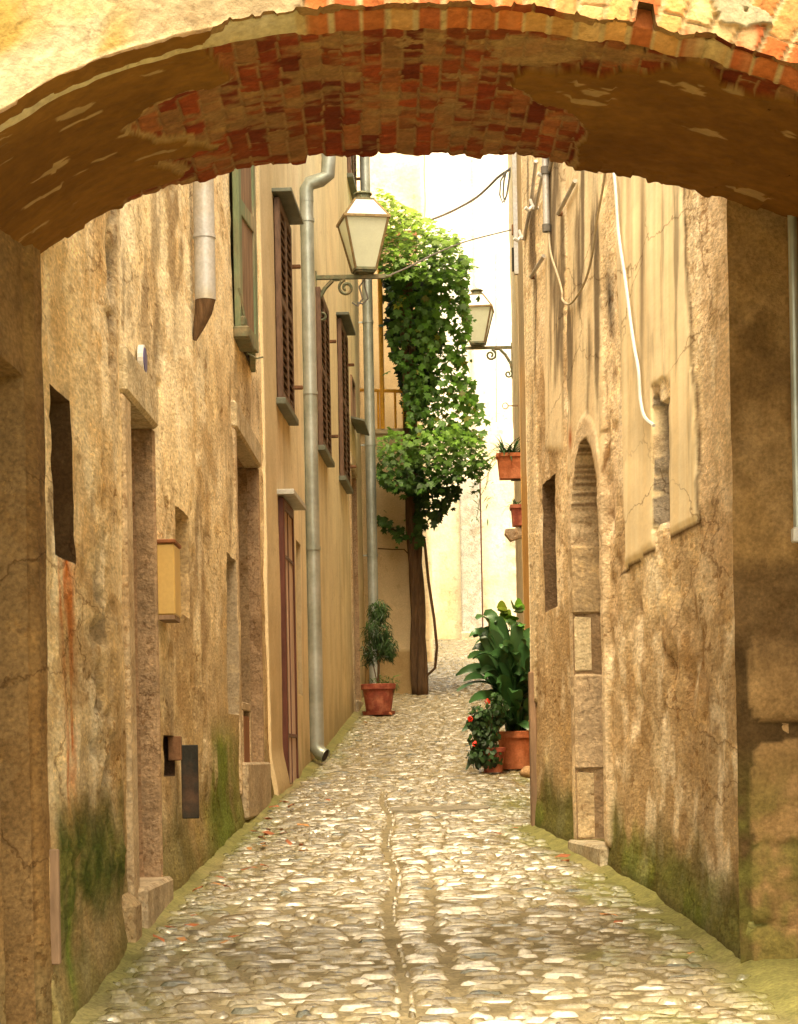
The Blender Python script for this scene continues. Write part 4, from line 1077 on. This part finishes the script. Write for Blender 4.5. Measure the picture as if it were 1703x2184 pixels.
def sample_poly(poly, n):
    a = np.array(poly, float); lo = a.min(0); hi = a.max(0); out = []
    while len(out) < n:
        p = lo+(hi-lo)*rs.rand(4000, 2); m = inpoly(p[:, 0], p[:, 1], poly); out += list(p[m])
    return np.array(out[:n])

# climbing vine
base = W(902, 1465, 26.25)
gzb = float(gz(25.75))
t = thing('grapevine', 'large green climbing vine cascading from the terrace over a twisted trunk', 'vine', (base.x, 25.75, gzb))
tloc = np.array((base.x, 25.75, gzb))
mb = MB()
H_ = W(890, 560, 25.75).z-gzb
xoff = W(897, 1465, 25.75).x-base.x
for k in range(7):
    ph = k*2.2; pts = []; R = []
    for i in range(34):
        z = H_*i/33; tw = z*1.5+ph; rad = .048 if k < 5 else .062
        pts.append((xoff+rad*math.cos(tw)+.02*math.sin(z*2+k)-.018*z, rad*.8*math.sin(tw), z-.03)); R.append((.040 if k < 5 else .022)*(1.25-.5*i/33))
    mb.tube(pts, R, 8)
mb.build('trunk', M['bark'], t, 'full')
mb = MB()
def rel(px, py, Y): p = W(px, py, Y); return (p.x-tloc[0], p.y-tloc[1], p.z-tloc[2])
mb.tube([rel(905, 1150, 25.7), rel(914, 1240, 25.6), rel(926, 1320, 25.5), rel(932, 1380, 25.5), rel(928, 1425, 25.6), rel(912, 1440, 25.7)], .018, 6)
mb.tube([rel(806, 1105, 25.8), rel(830, 1125, 25.8), rel(860, 1140, 25.8), rel(885, 1165, 25.7)], .012, 6)
mb.tube([rel(806, 1170, 25.9), rel(840, 1172, 25.9), rel(862, 1172, 25.9), rel(890, 1200, 25.8)], .008, 5)
mb.build('stem', M['bark'], t)
def vine_region(name, poly, n, Yc, thick, cfn, size=.105, nup=.55, spread=.8):
    p = sample_poly(poly, n); k_ = rs.rand(len(p)) < .10; p[k_] += rs.randn(int(k_.sum()), 2)*13; pts = []; cols = []; nr = []
    for (x, y) in p:
        j = rs.rand(); Yv = Yc+thick*(j-.5)
        w = W(x, y, Yv); pts.append((w.x-tloc[0], w.y-tloc[1], w.z-tloc[2])); cols.append(cfn(x, y, j)); nr.append((rs.randn()*.25, -1+j*.6, nup))
    return leaves(name, pts, size, cols, M['leaf'], t, nr, spread)
def ctop(x, y, j):  # paler towards the top, light from above put into the leaf colour
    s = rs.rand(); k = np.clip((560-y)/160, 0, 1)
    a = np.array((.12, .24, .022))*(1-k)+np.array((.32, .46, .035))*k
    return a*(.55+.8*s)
STRAY = True
def cmid(x, y, j):  # hanging curtain coloured dark, its shade put into the leaves
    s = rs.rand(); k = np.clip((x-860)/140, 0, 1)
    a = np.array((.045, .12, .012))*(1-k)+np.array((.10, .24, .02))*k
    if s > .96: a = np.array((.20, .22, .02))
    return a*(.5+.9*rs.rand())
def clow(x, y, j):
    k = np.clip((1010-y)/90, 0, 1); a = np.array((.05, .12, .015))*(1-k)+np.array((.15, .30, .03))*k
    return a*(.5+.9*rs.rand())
crown = thing('foliage', None, None); crown.parent = t
TOP = [(804, 398), (830, 412), (850, 430), (880, 445), (902, 460), (925, 478), (955, 492), (975, 500), (990, 540), (1002, 548), (998, 572), (985, 590), (960, 600), (900, 600), (850, 590), (812, 590), (804, 560)]
MID = [(824, 570), (980, 575), (1000, 590), (996, 640), (1004, 690), (996, 740), (990, 770), (998, 800), (1010, 815), (1018, 850), (1030, 870), (1025, 905), (1034, 930), (900, 940), (868, 910), (862, 820), (838, 760), (826, 700), (834, 640)]
LOW = [(806, 935), (830, 920), (870, 922), (930, 918), (985, 915), (1028, 930), (1036, 960), (1045, 1000), (1020, 1015), (990, 1020), (960, 1030), (920, 1045), (880, 1050), (830, 1048), (806, 1020)]
HANG = [(900, 1030), (985, 1020), (978, 1060), (955, 1085), (935, 1118), (915, 1120), (905, 1080)]
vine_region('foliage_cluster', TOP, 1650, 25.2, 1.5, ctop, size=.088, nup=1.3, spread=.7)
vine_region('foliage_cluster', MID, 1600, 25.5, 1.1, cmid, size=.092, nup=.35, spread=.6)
vine_region('foliage_cluster', [(826, 580), (930, 580), (925, 760), (905, 880), (868, 880), (845, 760), (826, 690)], 700, 26.2, .6, lambda x, y, j: np.array((.015, .035, .006))*(.5+rs.rand()), size=.13, nup=.2, spread=.5)  # near black leaves at the back paint the shaded interior
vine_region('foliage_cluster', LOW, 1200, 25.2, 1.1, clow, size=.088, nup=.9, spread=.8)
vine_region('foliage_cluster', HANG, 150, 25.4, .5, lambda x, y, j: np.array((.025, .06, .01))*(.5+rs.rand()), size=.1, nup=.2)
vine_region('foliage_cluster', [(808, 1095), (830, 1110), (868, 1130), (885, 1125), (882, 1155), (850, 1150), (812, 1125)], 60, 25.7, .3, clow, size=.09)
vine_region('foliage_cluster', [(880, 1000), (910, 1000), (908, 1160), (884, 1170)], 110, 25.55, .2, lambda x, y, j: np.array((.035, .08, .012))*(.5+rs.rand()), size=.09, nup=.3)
vine_region('foliage_cluster', [(980, 545), (1005, 552), (1003, 575), (985, 600), (1000, 640), (990, 660), (975, 600)], 40, 25.2, .3, ctop, size=.10)
vine_region('foliage_cluster', [(1000, 1000), (1024, 1000), (1022, 1050), (1008, 1050)], 16, 25.2, .3, lambda x, y, j: np.array((.10, .17, .03))*(.5+rs.rand()), size=.07, nup=.5)
bpy.data.objects.remove(crown)

# ---------------------------------------------- potted plants
def pot_obj(name, r, h, matl, parent, rim=True, saucer=False, sq=False):
    mb = MB()
    prof = [(0, .0), (r*.72, 0), (r*.74, .01), (r*.93, h*.80), (r*.93, h*.82), (r*1.03, h*.82), (r*1.05, h*.985), (r*1.02, h), (r*.92, h), (r*.90, h*.86), (0, h*.86)]
    mb.lathe(prof, 32); o = mb.build(name, matl, parent, 'auto')
    mb = MB(); mb.lathe([(r*.9, h*.865), (0, h*.885)], 20); mb.build('soil', M['soil'], parent)
    if saucer:
        mb = MB(); mb.lathe([(0, -.012), (r*.92, -.012), (r*1.0, .03), (r*.96, .03), (r*.9, .0)], 32); mb.build('saucer', matl, parent, 'auto')
    return o
def curve_leaf(mb, p0, dirv, L, w, droop, col, n=8, twist=0, face=None):
    d = Vector(dirv).normalized(); side = d.cross(Vector(face) if face else Vector((0, 0, 1)))
    side = side.normalized() if side.length > .05 else Vector((1, 0, 0))
    side = (side*math.cos(twist)+side.cross(d)*math.sin(twist)).normalized()
    p = Vector(p0); vs = []; fs = []
    for i in range(n+1):
        t_ = i/n; ww = w*(.12 if t_ < .12 else math.sin(math.pi*min(1, (t_-.05)/.95)**.8)**.75 if t_ < 1 else .02)
        up = side.cross(d).normalized()
        vs += [p-side*ww+up*ww*.25, p, p+side*ww+up*ww*.25]
        if i < n:
            for k in (0, 1): fs.append((i*3+k, i*3+k+1, i*3+k+4, i*3+k+3))
        p = p+d*(L/n); d = (d+Vector((0, 0, -droop/n))).normalized()
    mb.add(vs, fs, col)

# conifer in pot
pb = W(808, 1524, 23.4); pb.z = float(gz(23.4))+.02
t = thing('potted_conifer', 'small feathery conifer in a dark red clay pot on a saucer before the drainpipe', 'potted plant', pb)
pot_obj('pot', .19, .34, M['terradark'], t, saucer=True)
mb = MB(); mb.tube([(0, 0, .3), (.01, 0, .6), (0, .01, .85)], [.018, .014, .01], 7); mb.tube([(0, 0, .3), (-.05, 0, .55), (-.12, 0, .75)], .007, 5); mb.build('trunk', M['bark'], t)
NEED = np.array([(-.07, 0, 0), (.07, 0, 0), (.04, .6, .0), (0, 1, -.05), (-.04, .6, 0)]); NT = np.array([(0, 1, 2), (0, 2, 4), (4, 2, 3)])
pts = []; cols = []; nr = []
k1000 = 4400/23.4
def clump(px, py, rx, ry, n, shade):
    for i in range(n):
        v = rs.randn(3); v /= np.linalg.norm(v); rr = rs.rand()**.4
        x = (px-808)/k1000+v[0]*rr*rx/k1000; z = (1524-py)/k1000+v[2]*rr*ry/k1000; y = v[1]*rr*rx/k1000
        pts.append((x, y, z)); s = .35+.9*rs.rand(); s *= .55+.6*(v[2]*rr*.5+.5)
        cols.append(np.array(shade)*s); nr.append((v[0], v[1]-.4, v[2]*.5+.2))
clump(812, 1305, 24, 26, 620, (.06, .13, .035)); clump(808, 1350, 32, 36, 900, (.05, .11, .03)); clump(826, 1382, 27, 30, 640, (.055, .12, .03)); clump(795, 1385, 22, 36, 330, (.055, .11, .035)); clump(834, 1392, 14, 20, 120, (.07, .15, .03)); clump(785, 1400, 14, 24, 60, (.07, .12, .04)); clump(815, 1450, 30, 12, 80, (.09, .16, .03)); clump(842, 1458, 12, 16, 40, (.12, .2, .04)); clump(812, 1472, 7, 22, 50, (.09, .18, .03))
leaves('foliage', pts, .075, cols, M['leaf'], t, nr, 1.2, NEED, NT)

# aspidistra
pa = W(1103, 1641, 16.9); pa.z = float(gz(16.9))+.015
t = thing('potted_aspidistra', 'broad leaved dark aspidistra in an orange terracotta pot by the right corner', 'potted plant', pa)
pot_obj('pot', .165, .31, M['terra'], t)
mb = MB()
kk = 4400/16.9
def R2(px, py, dy=0): return Vector(((px-1103)/kk, dy, (1641-py)/kk))
def aim(mb, px, py, dy, w, droop, col, n=12, x0=None, twist=0):
    a = Vector((rnd.uniform(-.08, .08), rnd.uniform(-.05, .05), .28)); c = R2(px, py, dy); L = (c-a).length
    b = Vector((a.x*.62+c.x*.38, a.y*.6+c.y*.4, max(c.z, a.z+.1)+L*(.10+.14*min(droop, 2))))
    vs = []; fs = []; fc = Vector((math.sin(twist)*.9, -1, rnd.choice((.2, .5, 1.3, 2.2)))).normalized()
    for i in range(n+1):
        t_ = i/n; p = a*(1-t_)**2+b*2*t_*(1-t_)+c*t_*t_; d = ((b-a)*(1-t_)+(c-b)*t_).normalized()
        side = d.cross(fc).normalized(); up = side.cross(d).normalized()
        k = max(0, (t_-.28)/.72); ww = .006+w*.95*(math.sin(math.pi*k**.85)**.72 if 0 < k < 1 else 0)
        wv = .012*math.sin(t_*9+px)
        vs += [p-side*ww+up*(ww*.30+wv), p, p+side*ww+up*(ww*.30-wv)]
        if i < n:
            for q in (0, 1): fs.append((i*3+q, i*3+q+1, i*3+q+4, i*3+q+3))
    mb.add(vs, fs, col)
DK = (.040, .105, .030)
targets = [(1020, 1322, -.15, .055, .5), (1032, 1350, -.05, .05, .6), (990, 1455, -.3, .045, 1.2), (975, 1475, -.35, .04, 1.5), (1000, 1405, -.2, .05, .8), (1012, 1385, 0, .055, .7), (1040, 1310, .1, .05, .3), (1060, 1325, .05, .055, .3), (1085, 1330, -.05, .05, .2), (1110, 1335, -.1, .05, .2), (1128, 1370, -.15, .055, .4), (1050, 1400, -.2, .055, .5), (1075, 1380, -.25, .055, .4), (1100, 1400, -.28, .06, .4), (1120, 1440, -.3, .06, .6), (1035, 1450, -.32, .055, .9), (1060, 1460, -.35, .055, .8), (1090, 1480, -.35, .055, .8), (1150, 1420, 0, .055, .5), (1160, 1350, .1, .055, .3), (992, 1640, -.3, .05, 1.9), (1140, 1500, -.25, .05, 1), (1070, 1520, -.35, .045, 1.2), (1012, 1432, -.05, .05, 1.0), (985, 1560, -.3, .045, 2.0), (1000, 1500, -.35, .045, 1.8), (1005, 1360, -.1, .05, 1.3), (975, 1440, -.1, .045, 1.6), (1030, 1600, -.4, .045, 2.0)]
for (x, y, dy, w, dr) in targets:
    s = rnd.uniform(.6, 1.5); aim(mb, x, y, dy, w, dr, tuple(c*s for c in DK), twist=rnd.uniform(-.9, .9))
for i in range(34):
    s = rnd.uniform(.4, 1.5); aim(mb, rnd.uniform(1005, 1165), rnd.uniform(1350, 1560), rnd.uniform(-.3, .2), .05, rnd.uniform(.6, 1.8), tuple(c*s for c in DK), twist=rnd.uniform(-1.2, 1.2))
mb.build('leaves', M['asp'], t, 'full', recalc=False)
mb = MB()
for i in range(22):
    p = R2(rnd.uniform(1080, 1124), rnd.uniform(1292, 1350), .2)
    curve_leaf(mb, p, (rnd.uniform(-.8, .8), -.6, rnd.uniform(-.1, .6)), rnd.uniform(.10, .16), .06, .8, tuple(c*rnd.uniform(.7, 1.2) for c in (.13, .24, .02)), 5, face=(rnd.uniform(-.6, .6), -1, .8))
mb.tube([(.02, .1, .3), (.03, .18, .9), (.02, .2, 1.25)], .01, 5, col=(.05, .08, .02))
mb.build('young_shoot', M['asp'], t, recalc=False)
# geranium
pg = W(1052, 1632, 16.6); pg.z = float(gz(16.6))+.015
t = thing('potted_geranium', 'bushy plant with small leaves and red flowers in a dark pot beside the aspidistra', 'potted plant', pg)
pot_obj('pot', .10, .20, M['terradark'], t)
k2 = 4400/16.6
OV = np.array([(0, -.5, 0), (.3, -.2, -.03), (.32, .2, -.04), (0, .5, -.08), (-.32, .2, -.04), (-.3, -.2, -.03)]); OT = np.array([(0, 1, 5), (1, 2, 5), (2, 4, 5), (2, 3, 4)])
pts = []; cols = []; nr = []
for (cx_, cy_, rx, ry, n) in ((1022, 1520, 28, 34, 190), (1032, 1560, 36, 36, 260), (1018, 1600, 24, 22, 120), (1045, 1600, 26, 26, 130), (1060, 1500, 25, 40, 120)):
    for i in range(n):
        v = rs.randn(3); v /= np.linalg.norm(v); rr = rs.rand()**.4
        pts.append(((cx_-1052)/k2+v[0]*rr*rx/k2, v[1]*rr*.13-.05, (1632-cy_)/k2+v[2]*rr*ry/k2)); cols.append(np.array((.035, .085, .02))*(.4+1.1*rs.rand())*(.7+.5*v[2])); nr.append((v[0], v[1]-.6, v[2]+.4))
leaves('foliage', pts, .042, cols, M['leaf'], t, nr, .9, OV, OT)
mb = MB()
for i in range(14): mb.tube([(rnd.uniform(-.04, .04), rnd.uniform(-.03, .03), .16), (rnd.uniform(-.2, .08), rnd.uniform(-.1, .1), rnd.uniform(.25, .5))], .004, 4)
mb.build('stem', M['bark'], t)
for (fx, fy) in ((1040, 1482), (1003, 1518), (1012, 1570)):
    pts = []; nr = []
    for i in range(14 if fy < 1530 else 5):
        v = rs.randn(3); v /= np.linalg.norm(v); pts.append(((fx-1052)/k2+v[0]*.022, -.22+v[1]*.02, (1632-fy)/k2+v[2]*.02)); nr.append(tuple(v))
    leaves('flower_head', pts, .026, [np.array((.75, .03, .01))]*len(pts), M['red'], t, nr, .3, OV, OT)
# loose stone
def rock(name, c, r, sc, col, label):
    mb = MB(); mb.col = col; n = 14; prof = []
    vs = []; fs = []
    for i in range(9):
        a = math.pi*i/8
        for k in range(n):
            b_ = 2*math.pi*k/n; q_ = 1+.22*float(vnoise(np.array(math.sin(a)*math.cos(b_)*1.7+c[0]*9), np.array(math.sin(a)*math.sin(b_)*1.7), np.array(math.cos(a)*1.7)))
            vs.append((r*q_*math.sin(a)*math.cos(b_)*sc[0], r*q_*math.sin(a)*math.sin(b_)*sc[1], r*q_*math.cos(a)*sc[2]+r*sc[2]*.8))
    for i in range(8):
        for k in range(n): fs.append((i*n+k, i*n+(k+1) % n, (i+1)*n+(k+1) % n, (i+1)*n+k))
    mb.add(vs, fs, col); o = mb.build(name, M['stone'], None, 'full'); o.location = c; setp(o, label, 'stone'); return o
p = W(1126, 1653, 16.2); rock('loose_stone', (p.x, p.y, float(gz(16.2))), .07, (1, .8, .75), (.42, .26, .13), 'rounded brown stone wedged beside the terracotta pot at the right corner')
p = W(1078, 1558, 16.7); 

# hanging planters
def planter(label, px, py, Y, w, h, plant_n, Ls, long=True):
    c = W(px, py, Y); t = thing('hanging_planter', label, 'planter', c)
    mb = MB(); tw, bw, dd_ = w/2, w*.42, .10
    P = [(-bw, -dd_*.8, 0), (bw, -dd_*.8, 0), (bw, dd_*.8, 0), (-bw, dd_*.8, 0), (-tw, -dd_, h), (tw, -dd_, h), (tw, dd_, h), (-tw, dd_, h)]
    mb.add(P, [(3, 2, 1, 0), (0, 1, 5, 4), (1, 2, 6, 5), (2, 3, 7, 6), (3, 0, 4, 7)])
    for (x0, x1, y0, y1) in ((-tw-.01, tw+.01, -dd_-.012, -dd_+.01), (-tw-.01, tw+.01, dd_-.01, dd_+.012), (-tw-.012, -tw+.01, -dd_+.01, dd_-.01), (tw-.01, tw+.012, -dd_+.01, dd_-.01)): mb.box(x0, x1, y0, y1, h-.03, h+.005)
    mb.build('pot', M['terra'] if long else M['terradark'], t)
    MB().box(-tw+.01, tw-.01, -dd_+.01, dd_-.01, h-.05, h-.02).build('soil', M['soil'], t)
    mb = MB()
    for i in range(plant_n):
        a = rnd.uniform(0, 2*math.pi); e = rnd.uniform(.2, 1.6); s = rnd.uniform(.5, 1.4)
        curve_leaf(mb, (rnd.uniform(-tw*.6, tw*.6), 0, h-.02), (math.cos(a), math.sin(a)*.6, e), rnd.uniform(*Ls), .008, rnd.uniform(.8, 2.6), (.05*s, .12*s, .035*s), 7)
    mb.build('grassy_leaves', M['leaf'], t, recalc=False)
    mb = MB(); mb.box(0, .6, -.01, .01, -.02, 0); mb.box(0, .6, -.01, .01, h*.5, h*.5+.02); mb.build('bracket', M['cable'], t)
    return t
planter('upper rectangular terracotta planter with grassy spider plant on the right wall', 1090, 1022, 20.2, .26, .24, 95, (.15, .34))
planter('lower small dark clay planter with a few arching leaves on the right wall', 1107, 1122, 19.6, .14, .19, 26, (.1, .2), False)
# trailing shoots from planter
mb = MB()
for i in range(26):
    p = W(rnd.uniform(1008, 1050), rnd.uniform(1000, 1110), 20.0); 
    curve_leaf(mb, p, (rnd.uniform(-1, 1), -.3, rnd.uniform(-.6, .6)), rnd.uniform(.05, .12), .007, .6, (.10, .17, .04), 4)
mb.tube([W(1058, 975, 20), W(1045, 990, 20), W(1040, 1030, 20), W(1024, 1060, 20), W(1016, 1110, 20)], .003, 4, col=(.1, .15, .04))
mb.tube([W(1058, 985, 20), W(1040, 1010, 20), W(1036, 1045, 20)], .003, 4, col=(.1, .15, .04))
o = mb.build('trailing_shoots', M['leaf'], None, recalc=False); setp(o, 'thin trailing runners with tiny leaves hanging between vine and planters', 'trailing plant')
# stone corbel
p = W(1096, 1150, 19.5); mb = MB()
mb.add([(-.08, -.08, .09), (.16, -.08, .10), (.16, .1, .10), (-.08, .1, .09), (-.03, -.06, -.02), (.16, -.06, .04), (.16, .08, .04), (-.03, .08, -.02), (-.085, -.08, .05), (-.085, .1, .05)],
       [(0, 1, 2, 3), (8, 4, 5, 1, 0), (9, 3, 2, 6, 7), (4, 7, 6, 5), (8, 9, 7, 4), (0, 3, 9, 8), (1, 5, 6, 2)], (.45, .34, .24))
o = mb.build('stone_corbel', M['stone']); o.location = p; setp(o, 'short rough stone corbel sticking out below the small planter', 'corbel')

# ---------------------------------------------- cables and fittings
def cable(name, label, pts, r, matl, extra=None):
    p0 = pts[0]; mb = MB(); P = [Vector(p)-p0 for p in pts]
    # catmull smoothing
    Q_ = []
    for i in range(len(P)-1):
        a = P[max(i-1, 0)]; b = P[i]; c = P[i+1]; d = P[min(i+2, len(P)-1)]
        for k in range(6):
            t_ = k/6; Q_.append(.5*((2*b)+(-a+c)*t_+(2*a-5*b+4*c-d)*t_*t_+(-a+3*b-3*c+d)*t_**3))
    Q_.append(P[-1]); mb.tube(Q_, r, 6)
    if extra: extra(mb, p0)
    o = mb.build(name, matl, None, 'auto'); o.location = p0; setp(o, label, 'cable'); return o
def ext(mb, p0):
    for k in range(2):
        pts = [W(1080, 365, 26), W(1068+k*7, 385, 26), W(1066+k*7, 415, 26), W(1072+k*4, 432, 26), W(1081, 415, 26), W(1086, 380, 26), W(1090, 360, 26)]
        mb.tube([p-p0 for p in pts], .012, 6)
cable('overhead_cable', 'thick dark bundled cable with a hanging loop at the upper right', [W(1108, 348, 25.5), W(1085, 362, 26), W(1062, 378, 26.5), W(1040, 400, 27), W(1010, 425, 28), W(960, 452, 30), W(915, 470, 31.3)], .017, M['cable'], ext)
cable('overhead_cable', 'thin dark cable running from the near lantern up across the vine', [W(828, 588, 19.6), W(870, 570, 21), W(905, 552, 22), W(930, 540, 23), W(968, 524, 24), W(1010, 510, 25), W(1090, 490, 26.5)], .009, M['cable'])
cable('wall_cable', 'dark wiring down the corner of the tall pale house', [W(905, 330, 31.3), W(905, 380, 31.3), W(907, 430, 31.3), W(905, 470, 31.3)], .012, M['pcable'])
def onR(px, py, off=.02):
    Y = wallY(RW, px, py); p = W(px, py, Y); p.x -= off; return p
cable('white_conduit', 'white plastic conduit curving down the right wall into the recess', [onR(*p, .035) for p in ((1322, 330), (1330, 400), (1337, 500), (1352, 600), (1362, 680), (1371, 740), (1380, 790), (1384, 850), (1393, 888), (1413, 907))], .0075, M['white'])
cable('hanging_cable', 'slack beige cable looping across the right wall below the vertical tube', [onR(*p, .03) for p in ((1182, 490), (1187, 540), (1203, 590), (1211, 620), (1213, 640), (1228, 648), (1248, 625), (1265, 590), (1277, 540), (1285, 480), (1300, 400), (1308, 340))], .006, M['pcable'])
cable('wall_cable', 'thin wire hanging down the white far wall beside the far lantern', [W(1058, 540, 37.5), W(1058, 700, 37.5), W(1059, 900, 37.5)], .009, M['pcable'])
# vertical tube
a = onR(1182, 490, .04); zt_ = onR(1172, 330, .04).z
t = thing('conduit_tube', 'grey brown vertical tube with a clamp high on the right wall', 'tube', a)
mb = MB(); mb.tube([(0, 0, 0), (0, 0, zt_-a.z)], .018, 10); mb.build('tube', M['duct'], t, 'auto')
mb = MB(); mb.tube([(0, 0, -.01), (0, 0, .03)], .024, 10); mb.tube([(0, 0, .30), (0, 0, .34)], .026, 10); mb.build('clamp', M['cable'], t, 'auto')
# brackets of a drying line
for i, (x, y, lab) in enumerate(((1125, 510, 'lowest white line bracket with an angled arm on the right corner'), (1150, 445, 'middle white line bracket high on the right wall'), (1178, 372, 'uppermost white line bracket just under the arch on the right wall'))):
    p = onR(x, y, .0)
    t = thing('line_bracket', lab, 'bracket', p, group='white brackets high on the right wall')
    s_ = .8
    mb = MB(); mb.tube([(.01, 0, 0), (-.05*s_, 0, .012), (-.075*s_, -.02, -.012), (-.10*s_, -.03, 0)], .011, 8); mb.tube([(-.03, 0, .0), (-.05, 0, .055)], .009, 8); mb.build('arm', M['white'], t)
    mb = MB(); mb.tube([(-.02, 0, 0), (.0, -.35, .11), (.005, -.75, .24)], .010, 8); mb.build('rail', M['duct'], t)
for i, (x, y, x2, y2) in enumerate(((1203, 455, 1240, 385), (1144, 590, 1172, 545))):
    a = onR(x, y, .03); b = onR(x2, y2, .03)
    t = thing('metal_strut', ('longer' if i == 0 else 'shorter lower')+' slanting metal strut on the upper right wall', 'strut', a); mb = MB()
    mb.tube([(0, 0, 0), b-a], .011, 8); mb.build('rod', M['duct'], t)
    mb = MB(); mb.tube([(0, 0, 0), (.05, 0, -.0)], .014, 8); mb.build('wall_fixing', M['rust'], t)
# meter box strip on the far side of the corner
p = W(1097, 585, 12.5); q_ = W(1097, 330, 12.5)
t = thing('junction_strip', 'thin dark junction box and grey conduit on the right corner', 'junction box', p)
mb = MB(); mb.box(.0, .025, -.02, .02, -.0, q_.z-p.z+.1); mb.build('conduit', M['duct'], t)
mb = MB(); mb.box(-.012, -.001, -.02, .02, .02, .16, bev=.003); mb.build('box', M['darkmetal'], t)
MB().box(-.01, -.001, -.018, .015, .24, .30, bev=.002).build('tag', M['rust'], t)
# wall hooks by far lantern
t = thing('wall_hook', 'small iron ring hook above the upper planter', 'hook', W(1105, 865, 21)); mb = MB()
mb.tube([(0, 0, 0), (-.1, 0, .0)], .006, 5); mb.tube([(-.13+.03*math.cos(a), 0, .03*math.sin(a)) for a in np.linspace(0, 6.28, 14)], .005, 5); mb.build('hook', M['rust'], t)

# ------------------------------------------------------------------ light
EL, AZ = 62, -6
wd = bpy.data.worlds.new('World'); SC.world = wd; wd.use_nodes = True
nt = wd.node_tree; N = nt.nodes; L = nt.links
sky = N.new('ShaderNodeTexSky'); sky.sky_type = 'NISHITA'; sky.sun_disc = False
sky.sun_elevation = math.radians(EL); sky.sun_rotation = math.radians(180-AZ)
sky.dust_density = 5; sky.air_density = 1.0; sky.ozone_density = .5
bg = N['Background']; bg.inputs[1].default_value = .15
mx = N.new('ShaderNodeMix'); mx.data_type = 'RGBA'; mx.blend_type = 'MULTIPLY'; mx.inputs[0].default_value = 1
L.new(sky.outputs[0], mx.inputs[6]); mx.inputs[7].default_value = (5.2, 4.6, 3.1, 1); L.new(mx.outputs[2], bg.inputs[0])
sd = bpy.data.lights.new('Sun', 'SUN'); sd.energy = 2.6; sd.angle = math.radians(24); sd.color = (1, .93, .74)
so = bpy.data.objects.new('Sun', sd); COL.objects.link(so); so.rotation_euler = (math.radians(90-EL), 0, math.radians(AZ)); so.location = (0, -5, 12)

# ------------------------------------------------------------------ camera
cd = bpy.data.cameras.new('Camera'); co = bpy.data.objects.new('Camera', cd); COL.objects.link(co)
cd.sensor_fit = 'HORIZONTAL'; cd.sensor_width = 36; cd.lens = 36*F/1703
cd.shift_x = 0.0; cd.shift_y = (CY-1092)/1703
cd.clip_start = .1; cd.clip_end = 1000
right = Vector((ca, 0, -sa)); up = Vector((sa, 0, ca)); back = Vector((0, -1, 0))
co.matrix_world = Matrix(((right.x, up.x, back.x, 0), (right.y, up.y, back.y, 0), (right.z, up.z, back.z, 0), (0, 0, 0, 1)))
SC.camera = co
SC.view_settings.view_transform = 'Standard'; SC.view_settings.look = 'None'; SC.view_settings.exposure = 0; SC.view_settings.gamma = 1
SC.cycles.max_bounces = 10; SC.cycles.diffuse_bounces = 6
